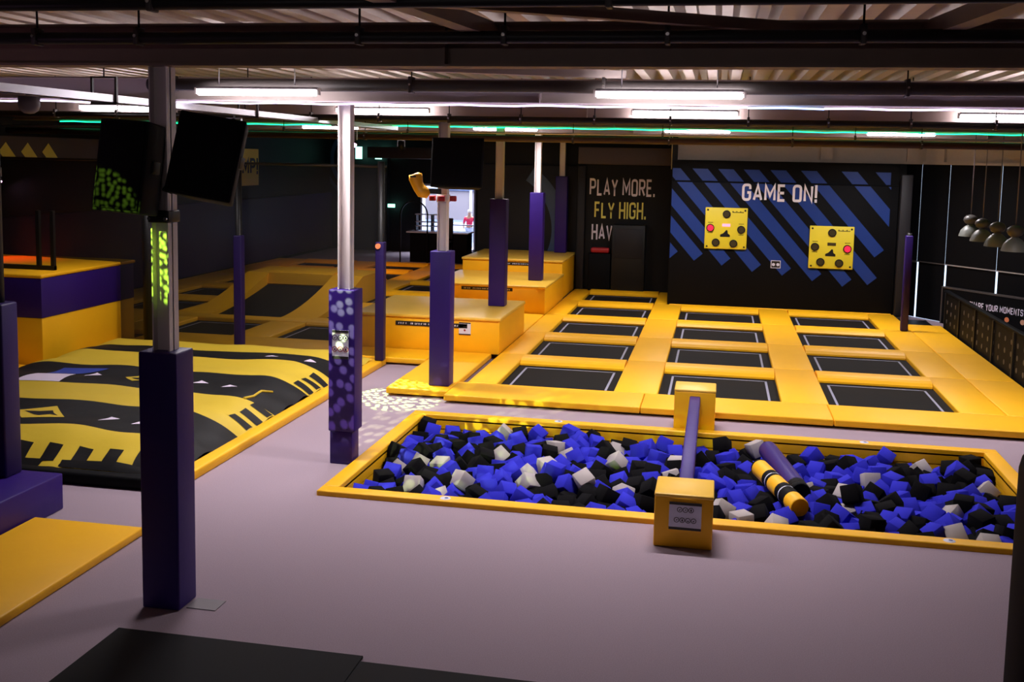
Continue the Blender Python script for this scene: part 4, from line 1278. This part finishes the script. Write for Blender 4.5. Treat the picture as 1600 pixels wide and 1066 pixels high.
def tube_light(x0, x1, y, z, label, f=1.):
    xc = (x0+x1)/2
    t = thing('tube_light', (xc, y, z), label, 'tube light', 'ceiling tube lights')
    MB().tube([(x0, y, z), (x0+.01, y, z), (x1-.01, y, z), (x1, y, z)], [.02, .033, .033, .02], 16).build('tube', m_tube, t)
    MB().box(x0-.01, x1+.01, y-.018, y+.018, z+.034, z+.06, bev=.004).build('housing', m_grey, t)
    for xx in (x0-.02, x1+.02): MB().box(xx-.012, xx+.012, y-.02, y+.02, z-.02, z+.05).build('end_holder', m_white, t)
    for xx in (x0+.25, x1-.25): MB().tube([(xx, y, z+.08), (xx, y, 4.66)], .006, 6).build('hanger_rod', m_galv, t)
    if not f: return
    l = bpy.data.lights.new('tube_lamp', 'AREA'); l.shape = 'RECTANGLE'; l.size = x1-x0; l.size_y = .06; l.energy = TUBE_W*f; l.color = (1, .93, .965); l.spread = math.radians(156)
    o = bpy.data.objects.new('tube_lamp', l); COL.objects.link(o); o.parent = t; o.location = (0, 0, -.04)
TUBE_W = 41
TL = [(-5.6, -4.23, 10.62, 4.145, 'nearest tube light at the left, above the padded column with a safety sign'),
      (-1.25, .19, 10.62, 4.15, 'nearest and largest tube light, high over the foam pit'),
      (-9.85, -8.62, 14.9, 4.15, 'tube light of the second row left of the nearest column', .26),
      (-5.62, -4.22, 14.9, 4.15, 'tube light of the second row behind the column with a safety sign'),
      (-1.23, .2, 14.9, 4.16, 'tube light of the second row over the front of the right court'),
      (3.1, 4.5, 14.9, 4.16, 'tube light of the second row at the right edge'),
      (-9.25, -7.95, 22.4, 4.1, 'tube light of the far row over the left court', .28),
      (-5.3, -3.9, 22.4, 4.12, 'tube light of the far row above the yellow steps', .75),
      (-1.17, .17, 22.4, 4.13, 'tube light of the far row before the striped wall'),
      (2.9, 4.2, 22.4, 4.13, 'tube light of the far row near the right end of the striped wall')]
TL += [(-.7, .7, -1.4, 4.15, 'added unseen tube light behind the viewer', 0), (-4.6, -3.2, -1.4, 4.15, 'added unseen tube light at the left, behind the viewer', 0)]  # lamps added out of view to brighten the nearest beam
for a in TL: tube_light(*a)

# cable tray with stage lights
ct = thing('cable_tray', (-5.95, 12, 4.0), 'galvanised cable tray running to the back under the ceiling at the left', 'cable tray')
mb = MB().box(-6.07, -6.055, 4.0, 18.6, 3.965, 4.035).box(-5.845, -5.83, 4.0, 18.6, 3.965, 4.035)
for k in range(58): mb.box(-6.06, -5.84, 4.1+k*.25, 4.13+k*.25, 3.967, 3.98)
mb.build('tray', m_galv, ct)
for k in range(72):
    pass
for yy in (6.2, 9.4, 12.6, 15.9): 
    MB().box(-6.09, -6.07, yy-.015, yy+.015, 3.95, 4.2).box(-5.83, -5.81, yy-.015, yy+.015, 3.95, 4.2).box(-6.09, -5.81, yy-.015, yy+.015, 3.945, 3.963).box(-6.09, -5.81, yy-.015, yy+.015, 4.2, 4.215).tube([(-5.95, yy, 4.21), (-5.95, yy, 4.66)], .008, 6).build('hanger', m_pipeg, ct)
mb = MB()
for dx in (-.05, 0, .06): mb.tube([(-5.95+dx+.01*math.sin(k*.9+dx*40), 4.2+k*.5, 3.995+.008*math.sin(k)) for k in range(28)], .014, 7)
mb.build('cable', m_blk2, ct)
def stage_light(x, y, z, label, aim, m=m_blk2):
    t = thing('stage_light', (x, y, z), label, 'stage light', 'stage lights under the ceiling')
    d = (Vector(aim)-Vector((x, y, z))).normalized(); c = Vector((x, y, z))
    MB().tube([c-d*.13, c-d*.12, c+d*.06, c+d*.13], [.05, .075, .075, .085], 18).build('lamp_body', m, t)
    MB().tube([c+d*.125, c+d*.132], .07, 18).build('lens', m_lens, t)
    MB().box(x-.1, x-.09, y-.02, y+.02, z-.02, z+.14).box(x+.09, x+.1, y-.02, y+.02, z-.02, z+.14).box(x-.1, x+.1, y-.02, y+.02, z+.13, z+.145).build('yoke', m_galv, t)
    MB().tube([(x, y, z+.14), (x, y, z+.23 if abs(x+5.9) < .1 else 4.66)], .012, 8).build('clamp', m_galv, t)
    return c, d
def gobo(name, loc, aim, power, angle, color, scale, rad, soft, blend=.15):
    """stage lamp whose pattern wheel throws round dots"""
    l = bpy.data.lights.new(name, 'SPOT'); l.energy = power; l.spot_size = math.radians(angle); l.spot_blend = blend; l.color = color; l.shadow_soft_size = .01
    l.use_nodes = True; nt = l.node_tree; N = nt.nodes; L = nt.links
    em = next(n for n in N if n.type == 'EMISSION')
    tc = N.new('ShaderNodeTexCoord'); sp = N.new('ShaderNodeSeparateXYZ'); L.new(tc.outputs['Normal'], sp.inputs[0])
    dx = N.new('ShaderNodeMath'); dx.operation = 'DIVIDE'; dy = N.new('ShaderNodeMath'); dy.operation = 'DIVIDE'
    L.new(sp.outputs[0], dx.inputs[0]); L.new(sp.outputs[2], dx.inputs[1]); L.new(sp.outputs[1], dy.inputs[0]); L.new(sp.outputs[2], dy.inputs[1])
    cb = N.new('ShaderNodeCombineXYZ'); L.new(dx.outputs[0], cb.inputs[0]); L.new(dy.outputs[0], cb.inputs[1])
    vo = N.new('ShaderNodeTexVoronoi'); vo.voronoi_dimensions = '2D'; vo.inputs['Scale'].default_value = scale; vo.inputs['Randomness'].default_value = .7
    L.new(cb.outputs[0], vo.inputs['Vector'])
    mr = N.new('ShaderNodeMapRange'); mr.inputs['From Min'].default_value = rad+soft; mr.inputs['From Max'].default_value = rad
    mr.inputs['To Min'].default_value = 0; mr.inputs['To Max'].default_value = 1
    L.new(vo.outputs['Distance'], mr.inputs['Value']); L.new(mr.outputs['Result'], em.inputs['Strength'])
    o = bpy.data.objects.new(name, l); COL.objects.link(o); o.location = loc
    o.rotation_euler = (Vector(aim)-Vector(loc)).to_track_quat('-Z', 'Y').to_euler()
    return o
c, d = stage_light(-5.9, 12.1, 3.78, 'stage light hanging under the cable tray beside the right loudspeaker', (-4, 13, 0))
c, d = stage_light(-5.9, 16.3, 3.76, 'stage light at the far end of the cable tray, behind the white post', (-4.5, 14.3, 0))
gobo('dot_pattern_lamp', c+d*.15, (-4.5, 14.3, 0), 1900, 17, (.55, 1, .26), 44, .34, .05)
c, d = stage_light(-5.5, 6.0, 3.9, 'stage light throwing round dots on the column with a safety sign', (-4.05, 10.98, 1.25))
d2 = (Vector((-2.7, 11.3, .1))-c).normalized()
gobo('dot_pattern_lamp', c+d*.2, (-4.05, 10.98, 1.25), 1300, 17, (.82, 1, .45), 45, .26, .12, .3)
gobo('dot_pattern_lamp', c+d2*.2, (-2.7, 11.3, .1), 460, 18, (.8, 1, .4), 40, .28, .12, .6)
c, d = stage_light(-5.2, 4.7, 3.9, 'stage light throwing green dots on the left loudspeaker', (-4.27, 7.0, 2.93))
gobo('dot_pattern_lamp', c+d*.2, (-4.27, 7.0, 2.93), 300, 19, (.5, 1, .06), 56, .32, .08)
for x, y, aim, col_, lab in ((-9.5, 26, (-11, 30, 0), (1, .5, .42), 'small pink stage light over the left court, left one'), (-8.0, 25.8, (-8.6, 30, 0), (1, .52, .42), 'small pink stage light over the left court, right one')):
    c, d = stage_light(x, y, 3.75, lab, aim)
    l = bpy.data.lights.new('stage_spot', 'SPOT'); l.energy = 110; l.color = col_; l.spot_size = math.radians(62); l.spot_blend = .8; l.shadow_soft_size = .07
    o = bpy.data.objects.new('stage_spot', l); COL.objects.link(o); o.location = c+d*.16; o.rotation_euler = d.to_track_quat('-Z', 'Y').to_euler()
l = bpy.data.lights.new('red_spot', 'SPOT'); l.energy = 25; l.color = (1, .1, .06); l.spot_size = math.radians(60); l.spot_blend = .9; l.shadow_soft_size = .05
c, d = stage_light(-12.9, 16.9, 3.0, 'stage light with a red beam above the jump platform', (-12.3, 16.6, 1.5))
o = bpy.data.objects.new('red_spot', l); COL.objects.link(o); o.location = c+d*.16; o.rotation_euler = d.to_track_quat('-Z', 'Y').to_euler()
t = thing('dome_camera', (-5.95, 8.25, 3.93), 'grey half-round camera hanging from the cable tray at the left edge', 'camera')
MB().lathe([(0, -.13), (.04, -.125), (.075, -.1), (.09, -.06), (.09, .02), (0, .02)], (-5.95, 8.25, 3.93), 20).build('housing', m_grey, t)

# loudspeakers
def speaker(loc, rot, w, h, d, label):
    t = thing('loudspeaker', loc, label, 'loudspeaker', 'black loudspeakers on the columns'); t.rotation_euler = rot
    k = .62
    V = [(-w/2, -d/2, -h/2), (w/2, -d/2, -h/2), (w/2, -d/2, h/2), (-w/2, -d/2, h/2), (-w*k/2, d/2, -h/2), (w*k/2, d/2, -h/2), (w*k/2, d/2, h/2), (-w*k/2, d/2, h/2)]
    b = bmesh.new(); vs = [b.verts.new(v) for v in V]
    for f in ((0, 1, 2, 3), (5, 4, 7, 6), (4, 0, 3, 7), (1, 5, 6, 2), (3, 2, 6, 7), (4, 5, 1, 0)): b.faces.new([vs[i] for i in f])
    bmesh.ops.bevel(b, geom=b.edges[:], offset=.012, segments=2, profile=.5, affect='EDGES')
    mb = MB(); mb.add(b, smooth=True); mb.build('cabinet', m_blkfab, t, local=True)
    MB().box(-w/2+.02, w/2-.02, -d/2-.012, -d/2+.004, -h/2+.02, h/2-.02, bev=.006).build('grille', m_black, t, local=True)
    MB().box(w*.4-.01, w*.4+.02, -.05, .05, -.03, .06, bev=.006).build('handle_cup', m_blk2, t, local=True)
speaker((-4.17, 6.95, 3.37), (math.radians(-7), math.radians(3), math.radians(-4)), .40, .66, .34, 'black loudspeaker on the left side of the nearest column')
speaker((-3.64, 7.12, 3.44), (math.radians(-10), math.radians(9), math.radians(6)), .5, .60, .34, 'black loudspeaker on the right side of the nearest column')
speaker((-3.63, 14.54, 3.4), (math.radians(-6), 0, 0), .76, .70, .4, 'black loudspeaker in front of the column with the red strap')
mb = MB(); mb.tube([(-4.01, 7.2, 3.3), (-3.97, 7.0, 3.22), (-3.9, 7.0, 3.2)], .012, 8)
tag(mb.build('speaker_cable', m_blk2), 'short black cable between the two loudspeakers on the nearest column', 'cable')
t = thing('boxing_glove', (-4.2, 14.45, 2.95), 'yellow glove-shaped pad hanging beside the black loudspeaker', 'glove')
MB().tube([(-4.27, 14.45, 3.25), (-4.265, 14.45, 3.24), (-4.26, 14.45, 3.18), (-4.24, 14.45, 3.11), (-4.21, 14.45, 3.05), (-4.17, 14.45, 3.0), (-4.1, 14.45, 2.985), (-4.05, 14.45, 3.0)], [.05, .095, .1, .085, .085, .095, .085, .03], 18).build('padding', m_glove, t)
MB().box(-4.31, -4.23, 14.34, 14.36, 3.2, 3.222).build('slot', m_blk2, t)
MB().box(-4.06, -3.9, 14.44, 14.52, 2.97, 3.04).build('bracket', m_blk2, t)

# ================================================================== FAR END OF THE LEFT COURT
t = thing('bar_counter', (-9, 33.4, 0), 'black bar counter with white shelves at the far end of the left court', 'counter')
MB().box(-10.0, -8.05, 33.3, 34.0, .002, .98, bev=.01).build('counter_body', m_black, t)
MB().box(-10.1, -8.0, 33.2, 34.05, .98, 1.02).build('counter_top', m_frame, t)
for z in (1.16, 1.3, 1.55): MB().box(-9.95, -8.9, 33.7, 34.0, z, z+.03).build('shelf', m_frame, t)
for xx in (-9.95, -9.4, -8.92): MB().box(xx, xx+.04, 33.7, 34.0, 1.02, 1.55).build('shelf_post', m_blk2, t)
t = thing('bar_chair', (-8.7, 33.0, 0), 'black high-backed chair at the right end of the bar counter', 'chair')
MB().box(-8.95, -8.5, 32.8, 33.2, .72, .78, bev=.02).build('seat', m_blk2, t)
MB().box(-8.98, -8.5, 33.18, 33.24, .8, 1.5, bev=.03).build('backrest', m_blk2, t)
for xx in (-8.92, -8.55):
    for yy in (32.84, 33.16): MB().tube([(xx, yy, .002), (xx, yy, .73)], .02, 8).build('leg', m_blk2, t)
mb = MB(); pts = [(-10.24, 33.0, .0)]+[(-9.78-.46*math.cos(a*PI/16), 33.0, 1.58+.46*math.sin(a*PI/16)) for a in range(17)]+[(-9.32, 33.0, 0)]
mb.tube(pts, .025, 10)
tag(mb.build('arch_hoop', m_blk2), 'tall thin black arch standing at the back edge of the left court', 'arch')
tag(MB().box(-12.3, -9.7, 35.6, 36.4, 3.4, 3.8, bev=.02).build('ventilation_duct', m_pipeg), 'square grey ventilation duct high before the far wall', 'duct')
tag(MB().box(-11.85, -11.6, 36.62, 36.7, 1.62, 1.74).build('exit_sign', m_exit), 'small pale green lit sign on the far wall pillar', 'sign')
for xx in (-12.95, -12.2): tag(MB().box(xx-.12, xx+.12, 36.55, 36.6, 3.36, 3.8).build('fan_light', m_exit), 'pale green lit louvre high on the far wall, %s one' % ('left' if xx < -12.5 else 'right'), 'light', 'lit louvres on the far wall')

# person outside the door
def person(x, y):
    t = thing('person', (x, y, 0), 'person in a red top and pale trousers standing outside the glass door', 'person')
    J = [(0, 0, .82), (0, 0, 1.0), (0, .01, 1.2), (0, 0, 1.29), (0, -.01, 1.36), (0, -.015, 1.45),
         (-.16, 0, 1.21), (-.22, -.02, .98), (-.2, -.1, .79), (.16, 0, 1.21), (.23, -.02, .98), (.21, -.1, .79),
         (-.08, 0, .77), (-.09, -.01, .42), (-.1, .02, .08), (-.1, -.1, .035), (.08, 0, .77), (.1, -.03, .42), (.11, .01, .08), (.12, -.1, .035)]
    Rr = [.11, .1, .11, .05, .065, .075, .05, .038, .026, .05, .038, .026, .075, .05, .034, .03, .075, .05, .034, .03]
    E_ = [(0, 1), (1, 2), (2, 3), (3, 4), (4, 5), (2, 6), (6, 7), (7, 8), (2, 9), (9, 10), (10, 11), (0, 12), (12, 13), (13, 14), (14, 15), (0, 16), (16, 17), (17, 18), (18, 19)]
    def skin(name, idx, grow, m):
        mp = {i: k for k, i in enumerate(idx)}
        me = bpy.data.meshes.new(name); me.from_pydata([J[i] for i in idx], [(mp[a], mp[b]) for a, b in E_ if a in mp and b in mp], [])
        o = bpy.data.objects.new(name, me); COL.objects.link(o); o.parent = t
        md = o.modifiers.new('skin', 'SKIN')
        for i in idx: o.data.skin_vertices[0].data[mp[i]].radius = (Rr[i]*grow,)*2
        o.data.skin_vertices[0].data[0].use_root = True
        o.modifiers.new('sub', 'SUBSURF').levels = 1; o.modifiers['sub'].render_levels = 1
        me.materials.append(m); return o
    skin('body', list(range(20)), 1, m_skin)
    skin('shirt', [0, 1, 2, 6, 7, 9, 10], 1.16, m_shirt)
    skin('trousers', [0, 12, 13, 14, 16, 17, 18], 1.18, m_trous)
    MB().lathe([(.075, 1.36), (.088, 1.42), (.08, 1.49), (.045, 1.53), (0, 1.54)], (0, .02, 0), 14).build('hair', m_hair, t, local=True)
person(-9.25, 38.6)

# post near the camera at the right edge
tag(MB().box(.428, .62, 1.42, 1.58, 0, 3.12, bev=.04, seg=4).build('railing_post', m_black), 'black post close to the viewer at the right edge', 'post')

# ================================================================== LIGHT, CAMERA
l = bpy.data.lights.new('daylight', 'AREA'); l.shape = 'RECTANGLE'; l.size = 6; l.size_y = 3; l.energy = 900; l.color = (.78, .86, 1)
o = bpy.data.objects.new('daylight', l); COL.objects.link(o); o.location = (-9.5, 39.6, 6); o.rotation_euler = (math.radians(-8), 0, 0)
w = bpy.data.worlds.new('dark'); scene.world = w; w.use_nodes = True
w.node_tree.nodes['Background'].inputs[0].default_value = (.02, .02, .025, 1); w.node_tree.nodes['Background'].inputs[1].default_value = .3

cam = bpy.data.cameras.new('camera'); co = bpy.data.objects.new('camera', cam); COL.objects.link(co); scene.camera = co
cam.sensor_width = 36; cam.lens = 36*1634.3/1600; cam.shift_x = 0; cam.shift_y = -(533-420.2)/1600; cam.clip_end = 200; cam.clip_start = .05
ya, pi_, ro = -.193605, .105588, .019895
f = Vector((math.sin(ya)*math.cos(pi_), math.cos(ya)*math.cos(pi_), -math.sin(pi_))); r = Vector((math.cos(ya), -math.sin(ya), 0)); u = r.cross(f)
r2 = r*math.cos(ro)+u*math.sin(ro); u2 = -r*math.sin(ro)+u*math.cos(ro)
M = Matrix.Identity(4)
for i in range(3): M[i][0], M[i][1], M[i][2], M[i][3] = r2[i], u2[i], -f[i], (0, 0, 3.5)[i]
co.matrix_world = M

vs_ = scene.view_settings
scene.display_settings.display_device = 'sRGB'
vs_.view_transform = 'Standard'; vs_.look = 'None'; vs_.gamma = 1; vs_.use_curve_mapping = False; vs_.exposure = 1.45
cy = scene.cycles
cy.use_denoising = True
try: cy.denoiser = 'OPENIMAGEDENOISE'
except Exception: pass
cy.max_bounces = 8; cy.diffuse_bounces = 4; cy.glossy_bounces = 3; cy.transparent_max_bounces = 12; cy.sample_clamp_indirect = 4
cy.caustics_reflective = False; cy.caustics_refractive = False
